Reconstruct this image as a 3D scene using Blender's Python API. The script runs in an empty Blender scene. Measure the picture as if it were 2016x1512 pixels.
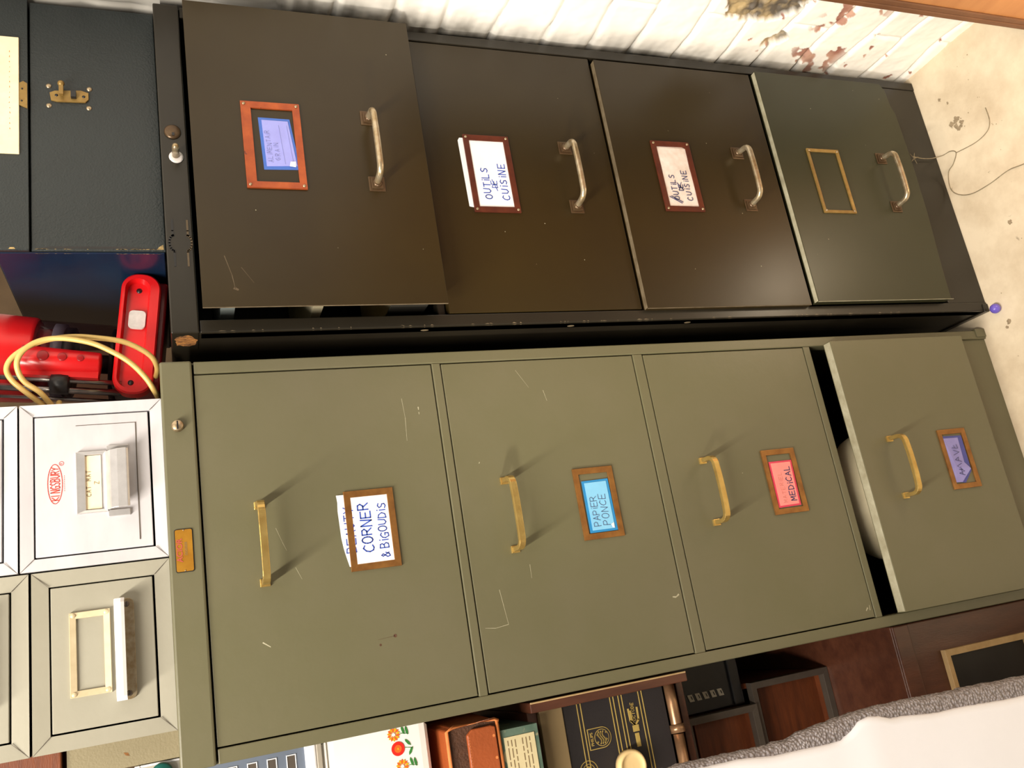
import bpy, math, random
from mathutils import Vector, Matrix, noise, Euler
S = bpy.context.scene
COL = S.collection

# ------------------------------------------------------------------ camera
# The photograph was taken with the phone turned on its side: world "up" points to the left of the frame.
F_PX = 1677.72
CAM_LOC = Vector((-0.35696, -1.00630, 1.30695))
RIGHT = Vector((0.948707736, -0.311846386, -0.052014066))     # world direction of the frame's upward side
DOWN = Vector((-0.161517694, -0.336642867, -0.927676460))     # world direction of the frame's right side
FWD = Vector((0.271782387, 0.888495026, -0.369744401))
cd = bpy.data.cameras.new('camera'); cam = bpy.data.objects.new('camera', cd); COL.objects.link(cam)
cd.sensor_fit = 'HORIZONTAL'; cd.sensor_width = 36.0; cd.lens = F_PX / 2016 * 36.0
cd.clip_start = 0.02; cd.clip_end = 50
R3 = Matrix((DOWN, RIGHT, -FWD)).transposed()
cam.matrix_world = Matrix.Translation(CAM_LOC) @ R3.to_4x4()
S.camera = cam

# ------------------------------------------------------------------ world, lamps, exposure
S.view_settings.view_transform = 'Standard'
S.view_settings.look = 'None'
S.view_settings.exposure = 0.0
S.view_settings.gamma = 1.0
S.view_settings.use_curve_mapping = False
w = bpy.data.worlds.new('world'); S.world = w; w.use_nodes = True
bg = w.node_tree.nodes['Background']
bg.inputs['Color'].default_value = (1.0, 0.90, 0.78, 1); bg.inputs['Strength'].default_value = 0.24

def lamp(name, kind, loc, energy, color, size, target=None, size_y=None):
    l = bpy.data.lights.new(name, kind); l.energy = energy; l.color = color
    if kind == 'AREA':
        l.shape = 'RECTANGLE' if size_y else 'DISK'; l.size = size
        if size_y: l.size_y = size_y
    else:
        l.shadow_soft_size = size
    o = bpy.data.objects.new(name, l); COL.objects.link(o); o.location = loc
    if target is not None:
        o.rotation_euler = (Vector(target) - Vector(loc)).to_track_quat('-Z', 'Y').to_euler()
    return o
# a fluorescent tube under the ceiling, running away from the cabinets, and a small bulb standing low on the right
lamp('ceiling_tube', 'AREA', (-0.86, -0.95, 2.35), 76, (1.0, 0.91, 0.79), 0.07, None, 1.3).rotation_euler = (0, math.radians(-32), 0)
lamp('ceiling_lamp_far', 'AREA', (0.10, -1.7, 2.5), 7, (1.0, 0.88, 0.74), 0.5, (0.2, 0.0, 0.9))
sp = lamp('wall_fill_spot', 'SPOT', (-0.80, -0.44, 1.18), 46, (1.0, 0.91, 0.78), 0.05, (0.5, -0.17, 0.62)); sp.data.spot_size = math.radians(58); sp.data.spot_blend = 0.9  # added fill spot, not a lamp of the room; brightens the right wall
lamp('floor_lamp_bulb', 'POINT', (0.25, -0.46, 0.075), 2.3, (1.0, 0.84, 0.62), 0.045)

# ------------------------------------------------------------------ materials
def lin(c):
    c = c / 255.0
    return c / 12.92 if c <= 0.04045 else ((c + 0.055) / 1.055) ** 2.4
def rgb(t): return (lin(t[0]), lin(t[1]), lin(t[2]), 1)
def mat(name, col, rough=0.5, metal=0.0, spec=0.5, var=None, vscale=6.0, bump=0.0, bscale=60.0, spots=None, sscale=40.0, sthr=0.72, clear=0.0, stretch=(1, 1, 1), rvar=0.0):
    m = bpy.data.materials.new(name); m.use_nodes = True
    nt = m.node_tree; N = nt.nodes; L = nt.links; b = N['Principled BSDF']
    b.inputs['Base Color'].default_value = rgb(col); b.inputs['Roughness'].default_value = rough
    b.inputs['Metallic'].default_value = metal; b.inputs['Specular IOR Level'].default_value = spec
    b.inputs['Coat Weight'].default_value = clear; b.inputs['Coat Roughness'].default_value = 0.15
    tc = N.new('ShaderNodeTexCoord'); mp = N.new('ShaderNodeMapping'); L.new(tc.outputs['Object'], mp.inputs['Vector'])
    mp.inputs['Scale'].default_value = stretch
    out = None
    if var:
        n = N.new('ShaderNodeTexNoise'); n.inputs['Scale'].default_value = vscale; n.inputs['Detail'].default_value = 6; n.inputs['Roughness'].default_value = 0.6
        L.new(mp.outputs['Vector'], n.inputs['Vector'])
        cr = N.new('ShaderNodeValToRGB'); cr.color_ramp.elements[0].position = 0.32; cr.color_ramp.elements[1].position = 0.68
        L.new(n.outputs['Fac'], cr.inputs['Fac'])
        mx = N.new('ShaderNodeMix'); mx.data_type = 'RGBA'
        mx.inputs[6].default_value = rgb(col); mx.inputs[7].default_value = rgb(var)
        L.new(cr.outputs['Color'], mx.inputs[0]); out = mx.outputs[2]
        if rvar:
            ma = N.new('ShaderNodeMapRange'); ma.inputs['To Min'].default_value = rough - rvar; ma.inputs['To Max'].default_value = rough + rvar
            L.new(n.outputs['Fac'], ma.inputs['Value']); L.new(ma.outputs['Result'], b.inputs['Roughness'])
    if spots:
        n2 = N.new('ShaderNodeTexNoise'); n2.inputs['Scale'].default_value = sscale; n2.inputs['Detail'].default_value = 4
        L.new(mp.outputs['Vector'], n2.inputs['Vector'])
        c2 = N.new('ShaderNodeValToRGB'); c2.color_ramp.elements[0].position = sthr; c2.color_ramp.elements[1].position = sthr + 0.03
        L.new(n2.outputs['Fac'], c2.inputs['Fac'])
        m2 = N.new('ShaderNodeMix'); m2.data_type = 'RGBA'
        if out: L.new(out, m2.inputs[6])
        else: m2.inputs[6].default_value = rgb(col)
        m2.inputs[7].default_value = rgb(spots)
        L.new(c2.outputs['Color'], m2.inputs[0]); out = m2.outputs[2]
    if out: L.new(out, b.inputs['Base Color'])
    if bump:
        n3 = N.new('ShaderNodeTexNoise'); n3.inputs['Scale'].default_value = bscale; n3.inputs['Detail'].default_value = 4
        L.new(mp.outputs['Vector'], n3.inputs['Vector'])
        bp = N.new('ShaderNodeBump'); bp.inputs['Strength'].default_value = bump; bp.inputs['Distance'].default_value = 0.002
        L.new(n3.outputs['Fac'], bp.inputs['Height']); L.new(bp.outputs['Normal'], b.inputs['Normal'])
    return m

M = {}
M['olive'] = mat('olive_paint', (101, 97, 75), 0.40, var=(94, 92, 66), vscale=4, bump=0.10, bscale=90)
M['olive_edge'] = mat('olive_worn_edge', (140, 136, 106), 0.5, var=(120, 114, 86), vscale=40)
M['brown'] = mat('brown_paint', (47, 37, 15), 0.34, spec=0.36, var=(38, 28, 9), vscale=3.2, bump=0.03, bscale=14, rvar=0.08)
M['brown_frame'] = mat('brown_frame_paint', (37, 33, 25), 0.30, spec=0.4, var=(30, 26, 20), vscale=8, bump=0.04, bscale=30)
M['dkolive'] = mat('dark_olive_paint', (50, 50, 31), 0.36, spec=0.4, var=(42, 42, 25), vscale=3.5, bump=0.04, bscale=20)
M['brown_edge'] = mat('brown_worn_lit_edge', (112, 100, 80), 0.45, var=(84, 72, 54), vscale=60)  # chipped edges, and light painted on a drawer's top face
M['pale_edge'] = mat('pale_worn_lit_edge', (168, 164, 142), 0.5, var=(140, 134, 110), vscale=50)  # worn paint, and lamp light painted on drawer tops
M['inside'] = mat('dark_steel_inside', (38, 36, 30), 0.6, var=(30, 28, 24), vscale=12)
M['rust'] = mat('rust', (168, 112, 50), 0.8, var=(66, 42, 26), vscale=150, bump=0.5, bscale=200)
M['brass'] = mat('brass', (206, 178, 108), 0.27, metal=0.75, var=(178, 146, 82), vscale=60, bump=0.08, bscale=300)
M['brass_dull'] = mat('dull_brass_frame', (158, 112, 58), 0.40, metal=0.6, var=(126, 84, 44), vscale=50)
M['nickel'] = mat('worn_nickel', (188, 176, 152), 0.30, metal=0.7, var=(150, 128, 92), vscale=90, bump=0.1, bscale=260)
M['rosette'] = mat('dull_rosette', (92, 74, 52), 0.34, metal=0.5, var=(78, 58, 40), vscale=80)
M['brass_old'] = mat('old_brass', (150, 124, 68), 0.42, metal=0.4, var=(128, 98, 50), vscale=70)
M['steel_rod'] = mat('steel_rod', (150, 146, 142), 0.22, metal=0.95, var=(120, 116, 112), vscale=60)
M['dirt'] = mat('floor_dirt', (132, 116, 92), 0.8, var=(170, 152, 124), vscale=160)
M['copper'] = mat('copper_lacquer', (168, 82, 38), 0.38, metal=0.3, var=(138, 60, 30), vscale=50, spots=(86, 42, 34), sscale=60, sthr=0.70)
M['mahogany'] = mat('mahogany_lacquer', (98, 46, 30), 0.36, metal=0.2, var=(76, 34, 24), vscale=60)
M['rivet'] = mat('rivet_steel', (186, 168, 140), 0.35, metal=0.8, var=(150, 130, 100), vscale=200)
M['paper'] = mat('white_card', (238, 238, 240), 0.75, var=(230, 230, 234), vscale=30)
M['paper_old'] = mat('creased_paper', (232, 222, 216), 0.8, var=(206, 190, 178), vscale=45)
M['ink'] = mat('blue_ink', (36, 70, 168), 0.6, var=(46, 84, 186), vscale=200)
M['ink_dark'] = mat('dark_ink', (52, 56, 96), 0.6, var=(64, 66, 108), vscale=200)
M['ink_faint'] = mat('faded_ink', (124, 128, 186), 0.7, var=(132, 138, 196), vscale=200)
M['ink_pinkfaint'] = mat('faded_pink_ink', (200, 122, 112), 0.7, var=(208, 130, 120), vscale=200)
M['blue_b'] = mat('blue_border', (58, 96, 180), 0.6, var=(64, 104, 186), vscale=60)
M['lilac'] = mat('lilac_label', (142, 146, 216), 0.55, var=(148, 154, 224), vscale=40)
M['cyan_b'] = mat('cyan_border', (28, 122, 180), 0.6, var=(34, 130, 190), vscale=60)
M['cyan'] = mat('cyan_label', (118, 184, 224), 0.5, var=(126, 192, 230), vscale=40)
M['pink_b'] = mat('pink_border', (208, 54, 84), 0.6, var=(214, 62, 92), vscale=60)
M['pink'] = mat('pink_label', (240, 138, 134), 0.6, var=(244, 148, 142), vscale=40)
M['violet_b'] = mat('violet_border', (66, 70, 140), 0.6, var=(72, 76, 150), vscale=60)
M['violet'] = mat('violet_label', (132, 128, 190), 0.5, var=(142, 138, 200), vscale=60)
M['alum'] = mat('brushed_aluminium', (204, 202, 206), 0.40, metal=0.1, var=(188, 187, 192), vscale=9, stretch=(1, 1, 3))
M['chrome'] = mat('polished_chrome', (206, 204, 204), 0.18, metal=0.5, var=(190, 188, 188), vscale=60)
M['greyp'] = mat('stone_grey_paint', (150, 147, 133), 0.42, var=(143, 140, 125), vscale=8, bump=0.06, bscale=160)
M['cream_metal'] = mat('cream_metal', (206, 192, 160), 0.35, metal=0.2, var=(190, 174, 140), vscale=50)
M['red_print'] = mat('red_print', (214, 58, 44), 0.6, var=(226, 74, 56), vscale=200)
M['black'] = mat('black_plastic', (22, 21, 22), 0.4, var=(30, 29, 30), vscale=40)
M['badge'] = mat('gold_badge', (206, 150, 54), 0.28, metal=0.6, var=(186, 128, 44), vscale=60)
M['badge_red'] = mat('badge_red', (172, 78, 66), 0.5, var=(160, 70, 60), vscale=90)
M['trunk'] = mat('dark_blue_leatherette', (32, 39, 40), 0.42, var=(27, 33, 34), vscale=5, bump=0.35, bscale=420)
M['trunk_side'] = mat('glossy_blue_leatherette', (13, 38, 62), 0.24, var=(26, 26, 46), vscale=6, bump=0.05, bscale=200, spots=(120, 122, 126), sscale=150, sthr=0.79)
M['worn_yellow'] = mat('worn_yellow_edge', (176, 150, 96), 0.8, var=(120, 100, 66), vscale=160)
M['plaque'] = mat('cream_plaque', (240, 222, 180), 0.5, var=(246, 226, 196), vscale=40)
M['red'] = mat('red_plastic', (208, 22, 26), 0.30, var=(196, 18, 22), vscale=10, bump=0.03, bscale=300)
M['red_dark'] = mat('dark_red_plastic', (150, 16, 24), 0.30, var=(140, 14, 22), vscale=10)
M['sticker'] = mat('grey_white_sticker', (214, 208, 204), 0.8, var=(196, 190, 186), vscale=160)
M['cord'] = mat('yellowed_cord', (206, 176, 106), 0.42, var=(190, 158, 88), vscale=30)
M['enamel'] = mat('white_enamel', (246, 243, 238), 0.22, var=(240, 237, 230), vscale=10)
M['enamel_rim'] = mat('grey_rim', (168, 160, 146), 0.4, var=(156, 148, 134), vscale=20)
M['fl_red'] = mat('flower_red', (214, 34, 26), 0.4, var=(224, 42, 30), vscale=80)
M['fl_orange'] = mat('flower_orange', (232, 96, 30), 0.4, var=(240, 106, 36), vscale=80)
M['fl_yellow'] = mat('flower_yellow', (240, 188, 30), 0.4, var=(228, 150, 24), vscale=160)
M['fl_green'] = mat('leaf_green', (50, 120, 54), 0.4, var=(58, 130, 60), vscale=80)
M['leather'] = mat('tan_orange_leather', (166, 84, 42), 0.42, var=(154, 76, 36), vscale=16, bump=0.25, bscale=300)
M['leather_edge'] = mat('bright_leather_edge', (226, 140, 80), 0.4, var=(214, 126, 70), vscale=60)
M['leather_in'] = mat('dark_brown_lining', (88, 56, 36), 0.7, var=(70, 44, 28), vscale=140, bump=0.6, bscale=400)
M['marble'] = mat('marbled_green_paper', (66, 92, 78), 0.6, var=(104, 124, 108), vscale=26, spots=(150, 146, 116), sscale=38, sthr=0.62)
M['label_cream'] = mat('printed_cream_label', (214, 200, 160), 0.7, var=(206, 192, 150), vscale=30)
M['print_brown'] = mat('brown_print', (128, 108, 76), 0.7, var=(120, 100, 70), vscale=80)
M['redwood'] = mat('reddish_wood', (98, 58, 40), 0.36, var=(76, 42, 30), vscale=10, stretch=(6, 6, 1), bump=0.12, bscale=90, clear=0.25)
M['wood_edge'] = mat('pale_veneer_edge', (206, 176, 128), 0.5, var=(190, 158, 110), vscale=60)
M['beige'] = mat('beige_strip', (148, 126, 90), 0.5, var=(138, 118, 82), vscale=20)
M['blackcloth'] = mat('black_printed_panel', (38, 33, 34), 0.62, var=(32, 28, 29), vscale=14, bump=0.15, bscale=500)
M['gold'] = mat('gold_print', (196, 170, 96), 0.5, metal=0.2, var=(184, 156, 84), vscale=90)
M['knob'] = mat('cream_knob', (238, 210, 156), 0.28, var=(232, 200, 142), vscale=20)
M['bronze'] = mat('bronze_tube', (168, 130, 96), 0.3, metal=0.6, var=(130, 96, 70), vscale=40)
M['silver_print'] = mat('silver_print', (176, 170, 156), 0.4, metal=0.3, var=(160, 154, 140), vscale=80)
M['orangewood'] = mat('orange_varnished_wood', (124, 64, 30), 0.5, var=(92, 46, 22), vscale=8, stretch=(2, 8, 14), bump=0.15, bscale=80)
M['darkwood'] = mat('dark_brown_wood', (98, 58, 34), 0.5, var=(80, 44, 26), vscale=8, stretch=(2, 2, 12), bump=0.12, bscale=80)
M['greymetal'] = mat('grey_metal_edge', (104, 94, 84), 0.4, metal=0.3, var=(88, 80, 72), vscale=20)
M['bluegrey'] = mat('blue_grey_steel', (116, 126, 142), 0.35, metal=0.1, var=(104, 114, 130), vscale=12)
M['white_pl'] = mat('white_plastic', (238, 238, 240), 0.4, var=(232, 232, 236), vscale=20)
M['teal'] = mat('teal_cap', (16, 92, 84), 0.35, var=(14, 82, 76), vscale=30)
M['clear_pl'] = mat('frosted_clear_plastic', (180, 176, 166), 0.35, var=(164, 158, 146), vscale=30)
M['khaki'] = mat('khaki_card', (138, 128, 100), 0.6, var=(130, 120, 92), vscale=12, bump=0.2, bscale=400)
M['board'] = mat('orange_board', (168, 116, 70), 0.5, var=(154, 102, 60), vscale=6, stretch=(1, 1, 6))
M['board_trim'] = mat('brown_board_trim', (104, 66, 40), 0.5, var=(88, 54, 32), vscale=20)
M['folder'] = mat('cream_folder', (214, 204, 172), 0.7, var=(200, 188, 154), vscale=20)
M['greyfolder'] = mat('pale_blue_folder', (150, 160, 158), 0.6, var=(136, 146, 146), vscale=20)
M['tan'] = mat('tan_plaster', (98, 78, 54), 0.8, var=(84, 66, 44), vscale=14)
M['violetbead'] = mat('violet_bead', (112, 96, 200), 0.3, var=(104, 88, 190), vscale=60)
M['thread'] = mat('grey_thread', (150, 138, 112), 0.9, var=(120, 108, 86), vscale=200)
M['cobweb'] = mat('pale_thread', (190, 184, 160), 0.9, var=(170, 162, 140), vscale=200)
M['white_foam'] = mat('white_foam_board', (238, 240, 248), 0.5, var=(234, 236, 244), vscale=10)
M['scratch'] = mat('scratch_mark', (176, 172, 148), 0.6, var=(160, 156, 130), vscale=200)
M['scratch_b'] = mat('faint_scuff', (88, 74, 54), 0.6, var=(76, 62, 42), vscale=200)

def clear_plastic(name, col, rough=0.08, trans=0.9):
    m = mat(name, col, rough, var=col, vscale=10)
    b = m.node_tree.nodes['Principled BSDF']; b.inputs['Transmission Weight'].default_value = trans; b.inputs['IOR'].default_value = 1.2
    return m
def see_through(name, col, fac):
    m = bpy.data.materials.new(name); m.use_nodes = True; nt = m.node_tree; N = nt.nodes; L = nt.links
    b = N['Principled BSDF']; b.inputs['Base Color'].default_value = rgb((60, 40, 44)); b.inputs['Roughness'].default_value = 0.06
    t = N.new('ShaderNodeBsdfTransparent'); t.inputs['Color'].default_value = rgb(col)
    fr = N.new('ShaderNodeLayerWeight'); fr.inputs['Blend'].default_value = 0.3
    ma = N.new('ShaderNodeMath'); ma.operation = 'MULTIPLY_ADD'; ma.inputs[1].default_value = 0.35; ma.inputs[2].default_value = fac; ma.use_clamp = True; L.new(fr.outputs['Facing'], ma.inputs[0])
    mx = N.new('ShaderNodeMixShader'); L.new(ma.outputs[0], mx.inputs[0]); L.new(t.outputs[0], mx.inputs[1]); L.new(b.outputs[0], mx.inputs[2])
    L.new(mx.outputs[0], N['Material Output'].inputs['Surface']); return m
M['tube'] = see_through('smoked_clear_tube', (226, 210, 212), 0.06)
def bubble_wrap():
    m = bpy.data.materials.new('bubble_wrap'); m.use_nodes = True
    nt = m.node_tree; N = nt.nodes; L = nt.links; b = N['Principled BSDF']
    b.inputs['Base Color'].default_value = rgb((176, 168, 172)); b.inputs['Roughness'].default_value = 0.22
    b.inputs['Transmission Weight'].default_value = 0.30; b.inputs['IOR'].default_value = 1.3
    tc = N.new('ShaderNodeTexCoord'); v = N.new('ShaderNodeTexVoronoi'); v.inputs['Scale'].default_value = 300
    L.new(tc.outputs['Object'], v.inputs['Vector'])
    cr = N.new('ShaderNodeValToRGB'); cr.color_ramp.elements[0].color = rgb((210, 204, 208)); cr.color_ramp.elements[1].color = rgb((146, 138, 138))
    cr.color_ramp.elements[1].position = 0.7
    L.new(v.outputs['Distance'], cr.inputs['Fac']); L.new(cr.outputs['Color'], b.inputs['Base Color'])
    bp = N.new('ShaderNodeBump'); bp.inputs['Strength'].default_value = 0.9; bp.inputs['Distance'].default_value = 0.003; bp.invert = True
    L.new(v.outputs['Distance'], bp.inputs['Height']); L.new(bp.outputs['Normal'], b.inputs['Normal'])
    return m
M['bubble'] = bubble_wrap()

def floor_mat():
    m = bpy.data.materials.new('pale_concrete'); m.use_nodes = True
    nt = m.node_tree; N = nt.nodes; L = nt.links; b = N['Principled BSDF']
    b.inputs['Roughness'].default_value = 0.62
    tc = N.new('ShaderNodeTexCoord')
    n = N.new('ShaderNodeTexNoise'); n.inputs['Scale'].default_value = 9; n.inputs['Detail'].default_value = 8; n.inputs['Roughness'].default_value = 0.65
    L.new(tc.outputs['Object'], n.inputs['Vector'])
    cr = N.new('ShaderNodeValToRGB'); e = cr.color_ramp.elements
    e[0].position = 0.30; e[0].color = rgb((196, 178, 150)); e[1].position = 0.62; e[1].color = rgb((226, 212, 186))
    L.new(n.outputs['Fac'], cr.inputs['Fac'])
    n2 = N.new('ShaderNodeTexNoise'); n2.inputs['Scale'].default_value = 34; n2.inputs['Detail'].default_value = 5; n2.inputs['Distortion'].default_value = 0.6
    L.new(tc.outputs['Object'], n2.inputs['Vector'])
    c2 = N.new('ShaderNodeValToRGB'); c2.color_ramp.elements[0].position = 0.70; c2.color_ramp.elements[1].position = 0.76
    L.new(n2.outputs['Fac'], c2.inputs['Fac'])
    mx = N.new('ShaderNodeMix'); mx.data_type = 'RGBA'; mx.inputs[7].default_value = rgb((120, 104, 82))
    L.new(c2.outputs['Color'], mx.inputs[0]); L.new(cr.outputs['Color'], mx.inputs[6])
    L.new(mx.outputs[2], b.inputs['Base Color'])
    bp = N.new('ShaderNodeBump'); bp.inputs['Strength'].default_value = 0.25; bp.inputs['Distance'].default_value = 0.002
    L.new(n2.outputs['Fac'], bp.inputs['Height']); L.new(bp.outputs['Normal'], b.inputs['Normal'])
    return m
M['floor'] = floor_mat()
def wall_mat():
    # peeling white paint over brick: bare low down, grime plus painted shade near cabinet
    m = bpy.data.materials.new('painted_brick'); m.use_nodes = True
    nt = m.node_tree; N = nt.nodes; L = nt.links; b = N['Principled BSDF']
    b.inputs['Roughness'].default_value = 0.6
    at = N.new('ShaderNodeVertexColor'); at.layer_name = 'flake_shade'
    tc = N.new('ShaderNodeTexCoord')
    n = N.new('ShaderNodeTexNoise'); n.inputs['Scale'].default_value = 26; n.inputs['Detail'].default_value = 6
    L.new(tc.outputs['Object'], n.inputs['Vector'])
    cr = N.new('ShaderNodeValToRGB'); e = cr.color_ramp.elements
    e[0].position = 0.35; e[0].color = rgb((150, 98, 84)); e[1].position = 0.65; e[1].color = rgb((196, 156, 136))
    L.new(n.outputs['Fac'], cr.inputs['Fac'])
    sp = N.new('ShaderNodeSeparateColor'); L.new(at.outputs['Color'], sp.inputs['Color'])
    m1 = N.new('ShaderNodeMix'); m1.data_type = 'RGBA'; m1.inputs[6].default_value = rgb((246, 243, 236))
    L.new(cr.outputs['Color'], m1.inputs[7]); L.new(sp.outputs['Red'], m1.inputs[0])
    c3 = N.new('ShaderNodeValToRGB'); e = c3.color_ramp.elements
    e[0].position = 0.40; e[0].color = rgb((92, 84, 74)); e[1].position = 0.58; e[1].color = rgb((182, 160, 118))
    L.new(n.outputs['Fac'], c3.inputs['Fac'])
    m2 = N.new('ShaderNodeMix'); m2.data_type = 'RGBA'; L.new(m1.outputs[2], m2.inputs[6]); L.new(c3.outputs['Color'], m2.inputs[7])
    L.new(sp.outputs['Green'], m2.inputs[0])
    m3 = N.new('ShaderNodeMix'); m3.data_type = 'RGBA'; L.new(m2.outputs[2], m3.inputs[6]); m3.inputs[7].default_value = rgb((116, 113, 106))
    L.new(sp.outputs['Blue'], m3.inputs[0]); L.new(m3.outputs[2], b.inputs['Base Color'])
    return m
M['brick'] = wall_mat()

# ------------------------------------------------------------------ mesh helpers
class MB:
    """collects shapes, then links them as one mesh object"""
    def __init__(s): s.v = []; s.f = []; s.m = []; s.sm = []
    def add(s, vs, fs, mi=0, smooth=False):
        o = len(s.v); s.v += [tuple(x) for x in vs]
        for f in fs: s.f.append([i + o for i in f]); s.m.append(mi); s.sm.append(smooth)
    def box(s, x0, x1, y0, y1, z0, z1, mi=0):
        v = [(x, y, z) for z in (z0, z1) for y in (y0, y1) for x in (x0, x1)]
        s.add(v, [(0, 2, 3, 1), (4, 5, 7, 6), (0, 1, 5, 4), (2, 6, 7, 3), (0, 4, 6, 2), (1, 3, 7, 5)], mi)
    def prism(s, poly, y0, y1, mi=0):
        """poly in (x, z), extruded along y"""
        n = len(poly); a = sum(poly[i][0] * poly[(i + 1) % n][1] - poly[(i + 1) % n][0] * poly[i][1] for i in range(n))
        if a < 0: poly = poly[::-1]
        v = [(x, y0, z) for x, z in poly] + [(x, y1, z) for x, z in poly]
        f = [tuple(range(n)), tuple(range(2 * n - 1, n - 1, -1))] + [(i, i + n, (i + 1) % n + n, (i + 1) % n) for i in range(n)]
        s.add(v, f, mi)
    def ring(s, x0, x1, z0, z1, bw, y0, y1, mi=0, slope=0.0, bt=None, bb=None):
        """picture-frame ring with mitred corners, front at y0 (outer) and y0+slope (inner)"""
        bt = bw if bt is None else bt; bb = bw if bb is None else bb
        O = [(x0, z0), (x1, z0), (x1, z1), (x0, z1)]; I = [(x0 + bw, z0 + bb), (x1 - bw, z0 + bb), (x1 - bw, z1 - bt), (x0 + bw, z1 - bt)]
        for i in range(4):
            j = (i + 1) % 4
            v = [(O[i][0], y0, O[i][1]), (O[j][0], y0, O[j][1]), (I[j][0], y0 + slope, I[j][1]), (I[i][0], y0 + slope, I[i][1]),
                 (O[i][0], y1, O[i][1]), (O[j][0], y1, O[j][1]), (I[j][0], y1, I[j][1]), (I[i][0], y1, I[i][1])]
            s.add(v, [(0, 1, 2, 3), (7, 6, 5, 4), (0, 4, 5, 1), (3, 2, 6, 7)], mi)
    def sweep(s, path, prof, mi=0, smooth=True, up=Vector((0, 0, 1)), closed=False):
        """sweep a closed 2D profile (side, up) along a path"""
        P = [Vector(p) for p in path]; n = len(P); k = len(prof); vs = []
        for i in range(n):
            t = (P[min(i + 1, n - 1)] - P[max(i - 1, 0)]) if not closed else (P[(i + 1) % n] - P[i - 1])
            t.normalize(); sd = t.cross(up)
            if sd.length < 1e-5: sd = t.cross(Vector((0, 1, 0)))
            sd.normalize(); u = sd.cross(t).normalized()
            for a, b_ in prof: vs.append(P[i] + sd * a + u * b_)
        fs = []
        for i in range(n - (0 if closed else 1)):
            j = (i + 1) % n
            for q in range(k): fs.append((i * k + q, i * k + (q + 1) % k, j * k + (q + 1) % k, j * k + q))
        if not closed: fs += [tuple(range(k - 1, -1, -1)), tuple(range((n - 1) * k, n * k))]
        s.add(vs, fs, mi, smooth)
    def tube(s, path, r, n=12, mi=0, closed=False):
        s.sweep(path, [(r * math.cos(2 * math.pi * q / n), r * math.sin(2 * math.pi * q / n)) for q in range(n)], mi, True, closed=closed)
    def lathe(s, c, axis, prof, n=32, mi=0):
        """prof: (radius, height along axis) pairs"""
        a = Vector(axis).normalized(); t = a.cross(Vector((0, 0, 1)))
        if t.length < 1e-4: t = Vector((1, 0, 0))
        t.normalize(); u = a.cross(t); c = Vector(c); vs = []; k = len(prof)
        for r, h in prof:
            for q in range(n):
                g = 2 * math.pi * q / n; vs.append(c + a * h + (t * math.cos(g) + u * math.sin(g)) * r)
        fs = [(i * n + q, i * n + (q + 1) % n, (i + 1) * n + (q + 1) % n, (i + 1) * n + q) for i in range(k - 1) for q in range(n)]
        fs += [tuple(range(n - 1, -1, -1)), tuple(range((k - 1) * n, k * n))]
        s.add(vs, fs, mi, True)
    def ball(s, c, r, mi=0, n=16, sc=(1, 1, 1)):
        vs = [(c[0], c[1], c[2] - r * sc[2])]; h = n // 2
        for i in range(1, h):
            g = -math.pi / 2 + math.pi * i / h
            for q in range(n): vs.append((c[0] + r * sc[0] * math.cos(g) * math.cos(2 * math.pi * q / n), c[1] + r * sc[1] * math.cos(g) * math.sin(2 * math.pi * q / n), c[2] + r * sc[2] * math.sin(g)))
        vs.append((c[0], c[1], c[2] + r * sc[2])); L = len(vs) - 1
        fs = [(0, 1 + (q + 1) % n, 1 + q) for q in range(n)]
        for i in range(h - 2): fs += [(1 + i * n + q, 1 + i * n + (q + 1) % n, 1 + (i + 1) * n + (q + 1) % n, 1 + (i + 1) * n + q) for q in range(n)]
        fs += [(L, L - n + q, L - n + (q + 1) % n) for q in range(n)]
        s.add(vs, fs, mi, True)
    def strokes(s, lines, o, sx, sz, wd, y, mi=0, rot=0.0, xs=None, depth=0.0003):
        """pen strokes: polylines in glyph units, placed at o=(x, z), drawn as thin flat ribbons in front of y"""
        c, n_ = math.cos(rot), math.sin(rot)
        for pl in lines:
            P = [(o[0] + (px * sx) * c - (pz * sz) * n_, o[1] + (px * sx) * n_ + (pz * sz) * c) for px, pz in pl]
            for (ax, az), (bx, bz) in zip(P, P[1:]):
                dx, dz = bx - ax, bz - az; l = math.hypot(dx, dz) or 1e-9; dx /= l; dz /= l; h = wd / 2
                ax -= dx * h * .6; az -= dz * h * .6; bx += dx * h * .6; bz += dz * h * .6
                s.prism([(ax - dz * h, az + dx * h), (ax + dz * h, az - dx * h), (bx + dz * h, bz - dx * h), (bx - dz * h, bz + dx * h)], y - depth, y + 0.0001, mi)
    def flat(s, lines, wd, y, mi=0):
        """paint marks: single flat faces lying on the plane y"""
        for P in lines:
            for (ax, az), (bx, bz) in zip(P, P[1:]):
                dx, dz = bx - ax, bz - az; l = math.hypot(dx, dz) or 1e-9; dx /= l; dz /= l; h = wd / 2
                s.add([(ax - dz * h, y, az + dx * h), (ax + dz * h, y, az - dx * h), (bx + dz * h * .6, y, bz - dx * h * .6), (bx - dz * h * .6, y, bz + dx * h * .6)], [(0, 1, 2, 3)], mi)
    def write(s, txt, x, z, h, y, wd, mi=0, adv=0.78, rot=0.0, jit=0.0, seed=1, wx=0.62, slant=0.0):
        rnd = random.Random(seed); c, n_ = math.cos(rot), math.sin(rot); p = 0.0
        for ch in txt:
            if ch in GL:
                jz = rnd.uniform(-jit, jit) * h; hh = h * (1 + rnd.uniform(-jit, jit))
                L_ = [[(px + slant * pz, pz) for px, pz in pl] for pl in GL[ch]]
                s.strokes(L_, (x + p * c - jz * n_, z + p * n_ + jz * c), h * wx, hh, wd, y, mi, rot)
            p += h * adv * (0.45 if ch in 'iI ' else 1.0)
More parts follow.
